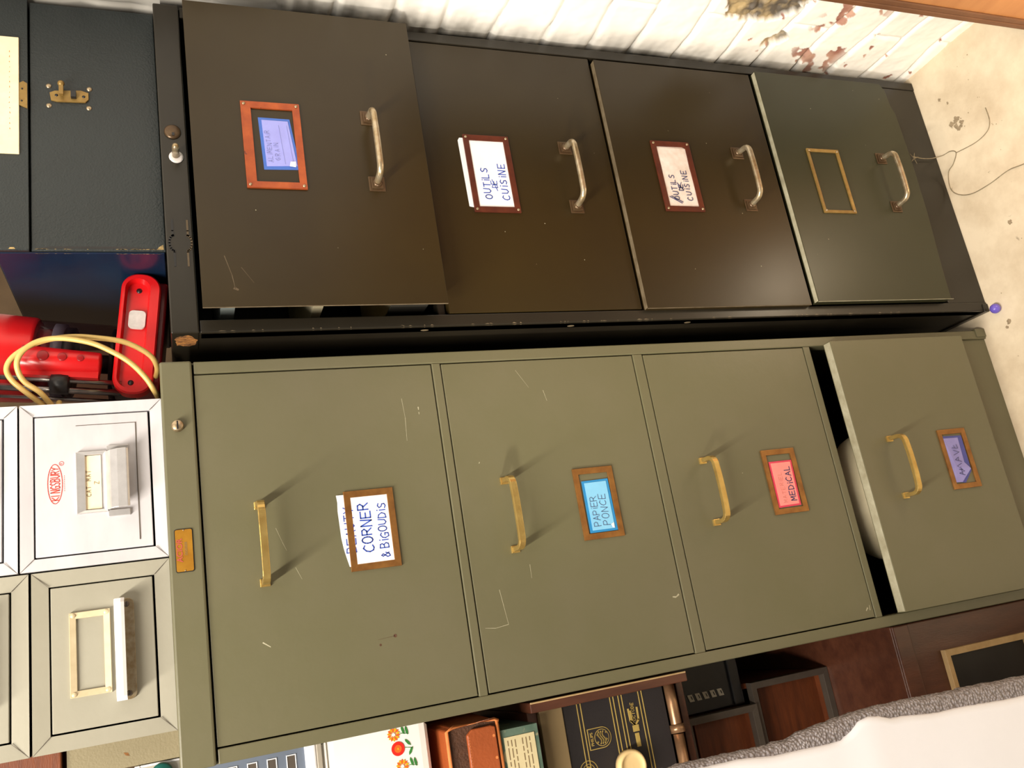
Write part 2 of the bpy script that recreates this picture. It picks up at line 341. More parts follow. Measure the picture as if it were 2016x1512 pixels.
    def text(s, txt, x, z, h, y, mi=0, wscale=1.0, bold=0.0, depth=0.0004, rot=0.0):
        cu = bpy.data.curves.new('t', 'FONT'); cu.body = txt; cu.size = 1.0; cu.align_x = 'CENTER'; cu.align_y = 'CENTER'; cu.offset = bold
        ob = bpy.data.objects.new('t', cu); me = ob.to_mesh(); c, n_ = math.cos(rot), math.sin(rot)
        vs = []
        for v in me.vertices:
            a, b_ = v.co.x * h * wscale * 1.4, v.co.y * h * 1.4
            vs.append((x + a * c - b_ * n_, y - depth, z + a * n_ + b_ * c))
        s.add(vs, [tuple(p.vertices) for p in me.polygons], mi)
        ob.to_mesh_clear(); bpy.data.objects.remove(ob); bpy.data.curves.remove(cu)
    def build(s, name, mats, parent=None, bevel=0.0, loc=None):
        me = bpy.data.meshes.new(name); off = base(parent) if loc is None else Vector(loc)
        me.from_pydata([tuple(Vector(v) - off) for v in s.v], [], s.f)
        if not isinstance(mats, (list, tuple)): mats = [mats]
        for k in mats: me.materials.append(M[k])
        me.polygons.foreach_set('material_index', s.m); me.polygons.foreach_set('use_smooth', s.sm); me.update()
        o = bpy.data.objects.new(name, me); COL.objects.link(o)
        if parent: o.parent = parent
        else: o.location = off
        if bevel:
            b_ = o.modifiers.new('bevel', 'BEVEL'); b_.width = bevel; b_.segments = 2; b_.limit_method = 'ANGLE'
        return o
def base(p):
    r = Vector((0, 0, 0))
    while p is not None: r += p.location; p = p.parent
    return r
def tag(o, label=None, cat=None, group=None, kind=None):
    for k, v in (('label', label), ('category', cat), ('group', group), ('kind', kind)):
        if v: o[k] = v
    return o
def thing(name, loc, label, cat, group=None, rot=None):
    o = bpy.data.objects.new(name, None); COL.objects.link(o); o.location = loc; o.empty_display_size = 0.05
    if rot: o.rotation_euler = rot
    return tag(o, label, cat, group)
def arc(cx, cz, rx, rz, a0, a1, n=8): return [(cx + rx * math.cos(a0 + (a1 - a0) * i / n), cz + rz * math.sin(a0 + (a1 - a0) * i / n)) for i in range(n + 1)]
PI = math.pi
GL = {
 'A': [[(0, 0), (.5, 1), (1, 0)], [(.2, .38), (.8, .38)]],
 'B': [[(0, 0), (0, 1), (.7, .95), (.8, .75), (.6, .55), (0, .5)], [(.6, .55), (.95, .3), (.75, .05), (0, 0)]],
 'C': [[(1, .85), (.6, 1), (.15, .75), (0, .4), (.2, .08), (.6, 0), (1, .12)]],
 'D': [[(0, 0), (0, 1), (.6, .9), (1, .5), (.7, .1), (0, 0)]],
 'E': [[(1, 1), (0, 1), (0, 0), (1, 0)], [(0, .5), (.8, .5)]],
 'G': [[(1, .85), (.6, 1), (.1, .75), (0, .4), (.3, 0), (.9, .05), (.95, .45), (.5, .45)]],
 'H': [[(0, 0), (0, 1)], [(1, 0), (1, 1)], [(0, .5), (1, .5)]],
 'I': [[(.2, 0), (.2, 1)]], 'i': [[(.2, 0), (.2, .7)], [(.2, .93), (.22, 1.0)]],
 'K': [[(0, 0), (0, 1)], [(1, 1), (0, .45), (1, 0)]],
 'L': [[(0, 1), (0, 0), (.85, 0)]],
 'M': [[(0, 0), (.1, 1), (.5, .35), (.9, 1), (1, 0)]],
 'N': [[(0, 0), (.05, 1), (.9, 0), (1, 1)]],
 'O': [arc(.5, .5, .5, .5, PI / 2, PI * 2.5, 12)],
 'P': [[(0, 0), (0, 1), (.7, .98), (.9, .75), (.7, .5), (0, .45)]],
 'R': [[(0, 0), (0, 1), (.7, .98), (.9, .75), (.6, .5), (0, .48)], [(.4, .48), (1, 0)]],
 'S': [[(.95, .88), (.5, 1), (.1, .8), (.3, .55), (.8, .42), (.85, .15), (.45, 0), (0, .12)]],
 'T': [[(0, 1), (1, 1)], [(.5, 1), (.5, 0)]],
 'U': [[(0, 1), (.05, .2), (.45, 0), (.9, .2), (1, 1)]],
 'Y': [[(0, 1), (.5, .5), (1, 1)], [(.5, .5), (.4, 0)]],
 'Z': [[(0, 1), (1, 1), (0, 0), (1, 0)]],
 '&': [[(1, .1), (.3, .8), (.5, 1), (.75, .8), (.15, .3), (.3, 0), (.7, .1), (1, .5)]],
}

# ------------------------------------------------------------------ the setting
b = MB(); b.box(-1.6, 0.62, -1.6, 1.0, -0.03, 0.0)
rnd = random.Random(77)
def blot(cx, cy, r, mi, n=11):
    b.add([(cx + r * rnd.uniform(.45, 1.1) * math.cos(2 * math.pi * q / n), cy + r * rnd.uniform(.45, 1.1) * math.sin(2 * math.pi * q / n), .0002 + .00002 * (len(b.f) % 60)) for q in range(n)], [tuple(range(n))], mi)
for k in range(16):   # broken patch of dirt, then scattered specks
    a = k * .62; q = rnd.uniform(.4, 1.1); blot(.361 + .012 * q * math.cos(a), -.079 + .011 * q * math.sin(a), rnd.uniform(.0012, .0065), 1)
for k in range(46): blot(rnd.uniform(-.25, .49), rnd.uniform(-.22, -.03), rnd.uniform(.0004, .0016), 1, 6)
for cx, cy, r in ((-.004, -.050, .006), (-.012, -.044, .004), (.15, -.11, .005), (.42, -.062, .004), (.405, -.075, .003)): blot(cx, cy, r, 1)
tag(b.build('floor', ['floor', 'dirt'], loc=(0, 0, 0)), kind='structure')
b = MB(); b.box(-1.6, 0.62, 0.78, 0.84, 0.0, 2.7); tag(b.build('wall_back', 'tan', loc=(0, 0.78, 0)), kind='structure')

def brick_wall():
    def span(a, b_, st): n = max(1, round((b_ - a) / st)); return [a + (b_ - a) * q / n for q in range(n)]
    Y = span(-1.1, -.30, .02) + span(-.30, .012, .0022) + span(.012, .78, .02) + [.78]
    Z = span(0, .55, .0024) + span(.55, 1.15, .004) + span(1.15, 2.4, .02) + [2.4]
    C = 0.0808; BL = 0.225; N_ = noise.noise; V = Vector; vs = []; cols = []
    cl = lambda v: max(0.0, min(1.0, v))
    for z in Z:
        for y in Y:
            nn = N_(V((y * 9, z * 9, 1.3))); n2 = N_(V((y * 40, z * 40, 7.1))); n3 = N_(V((y * 110, z * 110, 3.1)))
            zz = z + nn * 0.008
            k = math.floor((zz - 0.021) / C); fz = (zz - 0.021) / C - k
            yy = y + n2 * 0.003 + (0.5 * BL if k % 2 else 0); fy = (yy / BL) % 1.0
            dz = min(fz, 1 - fz) * C; dy = min(fy, 1 - fy) * BL
            g = max(0.0, 1 - dz / 0.008) ** 1.5; gy = max(0.0, 1 - dy / 0.006) ** 1.5 * 0.6
            per = N_(V((k * 3.7, math.floor(yy / BL) * 5.1, 2))) * 0.003
            h = 0.002 + per + nn * 0.0035 + n2 * 0.0012 + n3 * .0005 - max(g, gy) * 0.0070
            low = cl((0.315 - z) / 0.03) * cl((z - 0.175) / 0.03)
            r = N_(V((y * 20 + z * 8, z * 24, 4.2))) + 0.5 * N_(V((y * 60, z * 60, 9.2))) + .3 * n3
            fl = low * cl((r - 0.14) * 22)
            if z < .4: fl = max(fl, cl((N_(V((y * 55, z * 55, 6.6))) + .4 * n3 - .62) * 20))
            if z > .5: fl = max(fl, cl((r - 0.86) * 16))
            rough = 0.35 * N_(V((y * 34, z * 34, 5.5))) + .35 * n3
            e = ((y + 0.162) / 0.052) ** 2 + ((z - 0.425) / 0.078) ** 2 + rough
            e2 = ((y + 0.072 - (z - .35) * .5) / 0.016) ** 2 + ((z - 0.350) / 0.020) ** 2 + 1.6 * rough
            e3 = ((z - .345 + nn * .008) / .0035) ** 2 + max(0, -(y + .07)) * 900 + rough
            e4 = ((z - .263 + nn * .008) / .0030) ** 2 + max(0, -(y + .04)) * 900 + rough
            hole = max(cl((1.0 - e) * 9), cl((1.0 - e2) * 7) * .9, cl(1 - e3) * .8, cl(1 - e4) * .9)
            grime_shade = cl((y + .066 + .012 * N_(V((y * 6, z * 30, 8.8))) + max(0, z - .8) * .12) / .060) ** 1.2 * cl((z - .10) / .25)  # grime together with painted shade, greyer towards the cabinet
            grime_shade *= cl(.80 + .45 * N_(V((y * 14, z * 90, 3.3))) + .15 * n3)
            grime_shade = max(grime_shade, .5 * cl((g - .35) * 2) * cl((y + .075) / .05))
            grime_shade *= 1 - .8 * cl((y - .02) / .06)
            h -= hole * (0.009 + .006 * n2 + .005 * n3) + fl * 0.0012
            vs.append((0.5 - h, y, z)); cols.append((fl, hole, grime_shade, 1))
    W_ = len(Y)
    fs = [(j * W_ + i + 1, j * W_ + i, (j + 1) * W_ + i, (j + 1) * W_ + i + 1) for j in range(len(Z) - 1) for i in range(W_ - 1)]
    n0 = len(vs)
    vs += [(0.60, -1.1, 0), (0.60, .78, 0), (0.60, .78, 2.4), (0.60, -1.1, 2.4)]; cols += [(0, 0, 0, 1)] * 4
    fs += [(n0, n0 + 1, n0 + 2, n0 + 3)]
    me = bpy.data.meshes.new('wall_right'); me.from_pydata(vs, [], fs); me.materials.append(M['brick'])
    ca = me.color_attributes.new('flake_shade', 'FLOAT_COLOR', 'POINT')
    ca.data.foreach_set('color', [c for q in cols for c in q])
    me.polygons.foreach_set('use_smooth', [True] * len(fs)); me.update()
    o = bpy.data.objects.new('wall_right', me); COL.objects.link(o); tag(o, kind='structure')
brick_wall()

# ------------------------------------------------------------------ filing cabinets: shared builders
def strap_handle(parent, x0, x1, z, y, mt='brass'):
    """flat brass bow handle, feet at x0 and x1 on the drawer front y"""
    so = 0.030; r = 0.011; P = [(x0, y, z)]
    P += [(x0 + r - r * math.cos(a), y - so + r - r * math.sin(a), z) for a in [PI / 2 * i / 6 for i in range(7)]]
    P += [(x0 + (x1 - x0) * t, y - so - 0.0015 * math.sin(PI * t), z) for t in (0.3, 0.5, 0.7)]
    P += [(x1 - r + r * math.sin(a), y - so + r - r * math.cos(a), z) for a in [PI / 2 * i / 6 for i in range(7)]] + [(x1, y, z)]
    m = MB(); m.sweep(P, [(-.0028, -.0042), (.0028, -.0042), (.0028, .0042), (-.0028, .0042)], 0, False)
    for x in (x0, x1): m.box(x - .0045, x + .0045, y - .003, y + .001, z - .0055, z + .0055)
    return m.build('handle', mt, parent, 0.0006)
def tube_handle(parent, x0, x1, z, y):
    so = 0.030; r = 0.013; P = [(x0, y, z), (x0 + .001, y - .008, z)]
    P += [(x0 + .002 + r - r * math.cos(a), y - so + r - r * math.sin(a), z) for a in [PI / 2 * i / 8 for i in range(9)]]
    P += [(x0 + (x1 - x0) * t, y - so - 0.001 * math.sin(PI * t), z) for t in (0.35, 0.5, 0.65)]
    P += [(x1 - .002 - r + r * math.sin(a), y - so + r - r * math.cos(a), z) for a in [PI / 2 * i / 8 for i in range(9)]] + [(x1 - .001, y - .008, z), (x1, y, z)]
    h = MB(); h.tube(P, 0.0043, 14, 0)
    for x in (x0, x1):
        h.box(x - .0105, x + .0105, y - .0016, y + .0005, z - .0105, z + .0105, 1)
        h.box(x - .0075, x + .0075, y - .0042, y, z - .0075, z + .0075, 1)
        h.lathe((x, y, z), (0, -1, 0), [(.0062, 0), (.0062, .005), (.005, .007)], 18, 1)
    return h.build('handle', ['nickel', 'rosette'], parent, 0.0007)
def label_frame(parent, x0, x1, z0, z1, y, bw, mt, rivets=True, notch=None, sb=None):
    m = MB(); m.ring(x0, x1, z0, z1, bw, y - .0028, y + .0002, 0, 0.0006, bt=sb or bw, bb=bw)
    if rivets:
        for x in (x0 + .004, x1 - .004):
            for z in (z0 + .004, z1 - .004): m.ball((x, y - .0030, z), .0021, 1, 10, (1, .7, 1))
    return m.build('label_frame', [mt, 'rivet'], parent, 0.0004)
def tray(m, x0, x1, y0, y1, z0, hh, mi):
    t = .0015
    m.box(x0, x1, y0, y1, z0, z0 + t, mi); m.box(x0, x0 + t, y0, y1, z0, z0 + hh, mi); m.box(x1 - t, x1, y0, y1, z0, z0 + hh, mi); m.box(x0, x1, y1 - t, y1, z0, z0 + hh * 1.8, mi)

# ------------------------------------------------------------------ olive filing cabinet
OX0, OX1, OTOP, OD = -0.4418, 0.0, 1.320, 0.62
oc = thing('filing_cabinet', (-0.2209, 0.0, 0.0), 'olive green four-drawer metal filing cabinet with brass handles, its bottom drawer ajar', 'filing cabinet')
m = MB(); st = .0150
m.box(OX0, OX0 + .003, .004, OD, .03, OTOP - .001); m.box(OX1 - .003, OX1, .004, OD, .03, OTOP - .001)
m.box(OX0, OX1, OD - .003, OD, .03, OTOP); m.box(OX0, OX1, .0, OD, OTOP - .003, OTOP)
m.box(OX0, OX0 + st, 0, .022, .0, 1.283); m.box(OX1 - st, OX1, 0, .022, .0, 1.283)
for z0, z1 in ((.9834, .9946), (.6823, .6976), (.3827, .3946)):
    m.box(OX0 + st, OX1 - st, 0.0002, .022, z0, z1)
m.build('cabinet_body', 'olive', oc, 0.0012)
m = MB(); m.box(OX0 - .0006, OX1 + .0006, -.003, .03, 1.2850, OTOP); m.build('header_panel', 'olive', oc, 0.0025)
m = MB(); m.box(OX0 + .001, OX1 - .006, .004, .5, .0, .086); m.box(OX1 - .012, OX1 + .003, -.002, .03, .0, .022); m.build('plinth', 'olive', oc, 0.001)
m = MB(); m.lathe((-.078, -.003, 1.304), (0, -1, 0), [(.0068, 0), (.0068, .0025), (.0060, .0055), (.0056, .006)], 24, 0); m.box(-.0828, -.0732, -.0096, -.0088, 1.3032, 1.3048, 1)
m.build('lock', ['rivet', 'black'], oc)
m = MB(); bx0, bx1, bz0, bz1 = -.2415, -.1960, 1.2955, 1.3130
def rrect(x0, x1, z0, z1, r, n=4):
    return arc(x1 - r, z1 - r, r, r, 0, PI / 2, n) + arc(x0 + r, z1 - r, r, r, PI / 2, PI, n) + arc(x0 + r, z0 + r, r, r, PI, 1.5 * PI, n) + arc(x1 - r, z0 + r, r, r, 1.5 * PI, 2 * PI, n)
m.prism(rrect(bx0 - .0008, bx1 + .0008, bz0 - .0008, bz1 + .0008, .0022), -.0038, -.0028, 1)
m.prism(rrect(bx0, bx1, bz0, bz1, .0018), -.0044, -.0030, 0)
m.text('ACIOR', -.2185, 1.3088, .0060, -.0044, 2, 1.0, .02)
m.text('DOSSIER', -.2170, 1.3022, .0026, -.0044, 3, 1.05)
for x in (bx0 + .0008, bx1 - .0008): m.ball((x, -.0044, 1.3042), .0009, 4, 8)
m.build('maker_badge', ['badge', 'black', 'badge_red', 'print_brown', 'rivet'], oc)

def odrawer(z0, z1, y, tall=True):
    d = MB(); x0, x1 = OX0 + st + .0016, OX1 - st - .0016
    d.box(x0, x1, y, y + .016, z0, z1, 0)
    tray(d, x0 + .012, x1 - .012, y + .016, y + .55, z0 + .012, .09, 1)
    return d, x0, x1
OM = [[([(-.060, 1.040), (-.085, 1.0385), (-.115, 1.040)], .0005), ([(-.072, 1.020), (-.076, 1.020)], .0014), ([(-.079, 1.020), (-.082, 1.020)], .0010), ([(-.205, 1.206), (-.222, 1.200), (-.232, 1.196)], .0004), ([(-.252, 1.188), (-.266, 1.182)], .0004), ([(-.328, 1.230), (-.334, 1.222)], .0014)],
      [([(-.060, .845), (-.075, .842)], .0006), ([(-.310, .950), (-.352, .945), (-.354, .962), (-.352, .975)], .0006), ([(-.285, .905), (-.302, .9055)], .0005), ([(-.350, .704), (-.353, .709), (-.352, .714)], .0022), ([(-.030, .88), (-.055, .865)], .0004), ([(-.150, .950), (-.152, .951)], .0010)],
      [([(-.411, .405), (-.415, .409)], .0022), ([(-.415, .402), (-.408, .401)], .0012), ([(-.200, .560), (-.201, .561)], .001)]]
drw = []
for mk, (z0, z1, y) in zip(OM, ((.9961, 1.2832, .0008), (.6992, .9820, .0008), (.3961, .6808, .0008))):
    d, x0, x1 = odrawer(z0, z1, y)
    for pts, wd in mk: d.flat([pts], wd, y - .0001, 2)
    if z0 > .9:
        for x, z, r in ((-.3435, 1.084, .0020), (-.351, 1.102, .0014)): d.add([(x + r * math.cos(a), y - .0001, z + r * math.sin(a)) for a in [2 * PI * i / 12 for i in range(12)]], [tuple(range(12))], 3)
        d.flat([[(-.3435, 1.084), (-.345, 1.104)]], .0004, y - .0001, 3)
    drw.append(d.build('drawer', ['olive', 'inside', 'scratch', 'leather_in'], oc, 0.0014))
z0, z1, y4 = .0888, .3640, -.0254
d, x0, x1 = odrawer(z0, z1, y4); d.box(x0 + .001, x1 - .001, y4 + .0012, y4 + .0145, z1 - .0005, z1 + .0005, 2)  # pale strip paints the lamp light on the top face
drw.append(d.build('drawer', ['olive', 'inside', 'pale_edge'], oc, 0.0008))
HX0, HX1 = -.2645, -.1775
for dr, z, y in zip(drw, (1.2225, .9215, .6225, .3045), (.0008, .0008, .0008, y4)): strap_handle(dr, HX0, HX1, z, y)
FX0, FX1 = -.2655, -.1715
for dr, (za, zb), y in zip(drw, ((1.0665, 1.1260), (.7665, .8250), (.4640, .5225), (.1495, .2065)), (.0008, .0008, .0008, y4)):
    label_frame(dr, FX0, FX1, za, zb, y, .0078, 'brass_dull', False)
# card 1: white, sticking out above its frame, torn top, handwriting
c = MB(); y = -.0002
c.prism([(FX0 + .005, 1.070), (FX1 - .004, 1.070), (FX1 - .0035, 1.1345), (FX1 - .012, 1.1338), (FX1 - .022, 1.1345), (FX0 + .040, 1.1335), (FX0 + .028, 1.1320), (FX0 + .018, 1.1300), (FX0 + .006, 1.1272)], y - .0008, y, 0)
c.write('CORNER', FX0 + .0205, 1.0975, .0125, y - .0008, .0015, 1, adv=.80, jit=.10, seed=3, wx=.6)
c.write('& BiGOUDiS', FX0 + .0115, 1.0785, .0100, y - .0008, .0012, 1, adv=.80, jit=.08, seed=5, wx=.6)
c.write('BEAUTY', FX0 + .0220, 1.1172, .0110, y - .0008, .0011, 1, adv=.84, jit=.06, seed=6)
c.build('label_card', ['paper', 'ink'], drw[0])
# card 2: blue with pale middle
c = MB(); c.prism([(FX0 + .0085, .7745), (FX1 - .0165, .7755), (FX1 - .0172, .8145), (FX0 + .0085, .8150)], y - .0004, y, 0)
c.prism([(FX0 + .0115, .7785), (FX1 - .0195, .7790), (FX1 - .0200, .8110), (FX0 + .0115, .8110)], y - .0008, y, 1)
c.write('PAPiER', FX0 + .0165, .7980, .0095, y - .0008, .0006, 2, adv=.78, jit=.06, seed=8)
c.write('PONCE', FX0 + .0165, .7845, .0100, y - .0008, .0006, 2, adv=.86, jit=.06, seed=9, slant=.1)
c.add([(FX0 + .012, y - .0012, .7790), (FX0 + .019, y - .0012, .7790), (FX0 + .017, y - .0016, .7835), (FX0 + .0125, y - .0012, .7820)], [(0, 1, 2, 3)], 3)
c.build('label_card', ['cyan_b', 'cyan', 'ink_dark', 'paper'], drw[1])
# card 3: pink
c = MB(); c.prism([(FX0 + .0100, .4745), (FX1 - .0175, .4725), (FX1 - .0175, .5130), (FX0 + .0095, .5140)], y - .0004, y, 0)
c.prism([(FX0 + .0125, .4775), (FX1 - .0200, .4755), (FX1 - .0200, .5100), (FX0 + .0120, .5110)], y - .0008, y, 1)
c.write('MEDiCAL', FX0 + .0175, .4805, .0095, y - .0008, .0012, 2, adv=.86, jit=.08, seed=11, wx=.62)
c.write('MATERiEL', FX0 + .0160, .4965, .0065, y - .0008, .0005, 3, adv=.95, jit=.08, seed=12)
c.build('label_card', ['pink_b', 'pink', 'ink_dark', 'ink_pinkfaint'], drw[2])
# card 4: violet, crumpled, lower left corner folded away
c = MB(); yy = y4 - .0008
c.prism([(FX0 + .0115, .1985), (FX0 + .0085, .1790), (FX0 + .0260, .1600), (FX1 - .0115, .1590), (FX1 - .0105, .1985)], yy - .0004, yy, 0)
c.add([(FX0 + .0105, yy - .0008, .1985), (FX0 + .0100, yy - .0012, .1860), (FX0 + .0290, yy - .0030, .1625), (FX0 + .0400, yy - .0010, .1700), (FX1 - .0145, yy - .0008, .1680), (FX1 - .0140, yy - .0012, .1985), (FX0 + .035, yy - .0022, .190), (FX0 + .055, yy - .0010, .184)],
      [(0, 1, 6), (1, 2, 6), (2, 3, 6), (3, 7, 6), (3, 4, 7), (4, 5, 7), (5, 6, 7), (5, 0, 6)], 1)
c.strokes([[(0, .2), (.3, .9), (.5, .1), (.8, .8), (.7, .3), (1.2, .9), (1.5, .2)], [(1.7, .1), (2.0, .9), (2.3, .4), (1.9, .5)], [(2.6, .9), (2.9, .1), (3.2, .8)], [(3.5, .9), (3.4, .1), (3.9, .2)], [(3.45, .5), (3.8, .6)], [(.1, .5), (1.1, .5)]], (FX0 + .020, .1745), .0125, .0150, .0006, yy - .0022, 2)
c.build('label_card', ['violet_b', 'violet', 'ink_dark'], drw[3])
# what shows inside the open bottom drawer
pl = MB()
n = 24
for i in range(1): pl.ball((-.250, .060, .275), .06, 0, 28, (1.70, 1.0, 1.30))
tag(pl.build('padded_bundle', 'folder', loc=(-.245, .085, .195)), 'cream rounded padded bundle lying in the open bottom drawer of the olive cabinet', 'bundle')

# ------------------------------------------------------------------ brown filing cabinet
BX0, BX1, BTOP, BY, BD = 0.0279, 0.4854, 1.3054, -0.0213, 0.60
bc = thing('filing_cabinet', (0.2566, BY, 0.0), 'dark brown four-drawer metal filing cabinet with tubular handles, pulled-out top drawer, against the brick wall', 'filing cabinet')
m = MB(); sb = .0160
m.box(BX0, BX0 + .003, BY + .003, BD, .004, BTOP - .001); m.box(BX1 - .003, BX1, BY + .003, BD, .004, BTOP - .001)
m.box(BX0, BX1, BD - .003, BD, .004, BTOP); m.box(BX0, BX1, BY, BD, BTOP - .003, BTOP)
m.box(BX0, BX0 + sb, BY, BY + .020, .0, 1.2736); m.box(BX1 - sb, BX1, BY, BY + .020, .0, 1.2736)
for z0, z1 in ((.9680, .9790), (.6720, .6765), (.3765, .3830)): m.box(BX0 + sb, BX1 - sb, BY + .012, BY + .030, z0, z1)
m.box(BX0 + sb, BX1 - sb, BY + .001, BY + .02, .0, .086)
m.box(BX0 - .002, BX0 + .012, BY - .002, BY + .12, .0, .012)
rnd = random.Random(9)
for i in range(46):
    z = rnd.uniform(.1, 1.25); l = rnd.uniform(.002, .010); q = rnd.uniform(.0008, .0020)
    m.add([(BX0 - .0001, BY + .0012, z), (BX0 - .0001, BY + .0012 + q, z + l * .3), (BX0 - .0001, BY + .0012, z + l)], [(0, 1, 2)], 1)
    m.add([(BX0 + .0012, BY - .0001, z), (BX0 + .0012 + q, BY - .0001, z + l * .6), (BX0 + .0012, BY - .0001, z + l)], [(0, 1, 2)], 1)
for z in (1.0, .79, .60): m.add([(BX0 - .0002, BY + .013 + .0030 * math.cos(a), z + .0055 * math.sin(a)) for a in [2 * PI * i / 10 for i in range(10)]], [tuple(range(10))], 1)
m.build('cabinet_body', ['brown_frame', 'brown_edge'], bc, 0.0012)
m = MB(); m.box(BX0 - .0008, BX1 + .0008, BY - .0025, BY + .055, 1.2745, BTOP); m.build('header_panel', 'brown_frame', bc, 0.0016)
m = MB(); m.lathe((.294, BY - .0025, 1.2905), (0, -1, 0), [(.0098, 0), (.0098, .0015), (.008, .0028)], 28, 0); m.box(.2875, .2915, BY - .0062, BY - .005, 1.2885, 1.2915, 1); m.build('lock', ['rosette', 'black'], bc)
m = MB(); m.lathe((.2585, BY - .0025, 1.2880), (0, -1, 0), [(.0080, 0), (.0085, .0012), (.006, .002)], 24, 0)
m.lathe((.2600, BY - .003, 1.2885), (0, -1, 0), [(.0042, 0), (.0042, .0200), (.0036, .0235), (.0015, .0250)], 20, 1)
m.build('catch_knob', ['sticker', 'nickel'], bc)
m = MB()
zc = 1.289
for sgn, mi in ((1, 0), (-1, 1)):
    P = [(.172, zc + sgn * .0085), (.158, zc + sgn * .0085), (.152, zc + sgn * .0085)] + [(.142 + .010 * math.cos(a), zc + sgn * (.0075 + .0050 * math.sin(a))) for a in [PI * i / 8 for i in range(9)]] + [(.130, zc + sgn * .0075), (.112, zc + sgn * .0075)]
    m.strokes([P], (0, 0), 1, 1, .0022, BY - .0025, mi, depth=.0006)
m.build('embossed_slots', ['black', 'scratch_b'], bc)
m = MB(); rnd = random.Random(4)
P = []
for i in range(22):
    a = 2 * PI * i / 22; P.append((.0120 + .0190 * rnd.uniform(.75, 1.1) * math.cos(a), 1.2895 + .0130 * rnd.uniform(.8, 1.1) * math.sin(a)))
m.add([(BX0 - .0010, BY + .012 + p[0], p[1]) for p in P], [tuple(range(22))], 0); m.build('rust_patch', 'rust', bc)
DX0, DX1 = .0450, .4600
spec = [(.0450, .4680, .9782, 1.2704, -.0559, 'brown', 1), (.0455, .4675, .6790, .9666, -.0213, 'brown', 0), (.0428, .4600, .3830, .6745, -.0300, 'brown', 1), (.0455, .4640, .0900, .3733, -.0358, 'dkolive', 1)]
bd = []
for i, (x0, x1, z0, z1, y, mt, ed) in enumerate(spec):
    d = MB()
    if i == 3:
        d.prism([(x0, z0 + .006), (x0 + .05, z0 + .004), (x0 + .16, z0 - .004), (x0 + .26, z0 - .007), (x1 - .06, z0 - .005), (x1 - .045, z0 + .001), (x1 - .012, z0 + .003), (x1, z0 + .012), (x1, z1), (x0, z1)], y, y + .014, 0)
    else: d.box(x0, x1, y, y + (.0022 if i == 0 else .016), z0, z1, 0)
    tray(d, x0 + .014, x1 - .014, y + .014, y + .54, z0 + .014, .05, 1)
    if i == 0: d.box(x0 + .012, x1 - .012, y + .002, y + .012, z0 + .012, z1 - .08, 1)
    if ed and i: d.box(x0 + .001, x1 - .001, y + .001, y + .0095, z1 - .0005, z1 + .0005, 2)  # lighter strip: lamp light painted along the top of the front
    if ed: d.box(x0 - .0004, x0 + .0003, y, y + .002, z0, z1, 2)
    if i == 0:
        for pts, wd in (([(.110, 1.243), (.085, 1.236), (.068, 1.2335)], .0010), ([(.069, 1.2350), (.066, 1.230)], .0036), ([(.095, 1.225), (.075, 1.212)], .0006)): d.flat([pts], wd, y - .0001, 3)
    rnd = random.Random(12 + i)
    for q in range(6):
        px_, pz_, r_ = rnd.uniform(x0 + .02, x1 - .02), rnd.uniform(z0 + .02, z1 - .02), rnd.uniform(.0005, .0014)
        d.flat([[(px_, pz_), (px_ + r_, pz_ + r_ * .4)]], r_, y - .0001, 4)
    bd.append(d.build('drawer', [mt, 'inside', 'pale_edge' if i == 3 else 'brown_edge', 'scratch_b', 'scratch'], bc, 0.0010))
bh = [(.2115, .3090, 1.0500), (.2065, .3035, .7505), (.2125, .3060, .4490), (.2150, .3080, .1535)]
for dr, (a, b_, z), s_ in zip(bd, bh, spec): tube_handle(dr, a, b_, z, s_[4])
bf = [(.2000, .3220, 1.1385, 1.2105, 'copper', .0090), (.1940, .3160, .8400, .9090, 'mahogany', .0085), (.1985, .3190, .5385, .6070, 'mahogany', .0085), (.1995, .3185, .2460, .3125, 'brass_old', .0052)]
for dr, (a, b_, z0, z1, mt, bw), s_ in zip(bd, bf, spec): label_frame(dr, a, b_, z0, z1, s_[4], bw, mt, True, sb=bw * (1.35 if mt == 'copper' else 1))
# cards
y = -.0559
c = MB(); c.prism([(.2280, 1.1445), (.3000, 1.1520), (.3005, 1.1905), (.2265, 1.1885)], y - .0005, y, 0)
c.prism([(.2330, 1.1480), (.2965, 1.1545), (.2970, 1.1865), (.2310, 1.1850)], y - .0009, y, 1)
c.write('ALiMENTAiR', .2370, 1.1770, .0055, y - .0009, .0006, 2, adv=.95, jit=.10, seed=21, rot=.03)
c.write('GRAiN', .2400, 1.1680, .0055, y - .0009, .0006, 2, adv=1.10, jit=.10, seed=22, rot=.05)
c.strokes([[(.235, .0), (.29, .004)], [(.235, -.010), (.29, -.006)]], (0, 1.1625), 1, 1, .0003, y - .0009, 2)
c.add([(.2310, y - .0013, 1.1500), (.2390, y - .0013, 1.1495), (.2380, y - .002, 1.1560), (.2320, y - .0013, 1.1575)], [(0, 1, 2, 3)], 3)
c.build('label_card', ['blue_b', 'lilac', 'ink_faint', 'paper'], bd[0])
y = -.0213
c = MB(); c.prism([(.2005, .8440), (.3120, .8440), (.3110, .9140), (.3070, .9165), (.2030, .9150), (.2010, .9050)], y - .0009, y, 0)
c.write('OUTiLS', .2150, .8800, .0105, y - .0009, .0013, 1, adv=.90, jit=.08, seed=31, rot=.0)
c.write('DE', .2330, .8690, .0085, y - .0009, .0010, 1, adv=.62, jit=.05, seed=32); c.strokes([[(.228, .8695), (.2455, .8755)]], (0, 0), 1, 1, .0010, y - .0009, 1)
c.write('CUiSiNE', .2140, .8530, .0105, y - .0009, .0013, 1, adv=.98, jit=.08, seed=33)
c.build('label_card', ['paper', 'ink'], bd[1])
y = -.0300
c = MB()
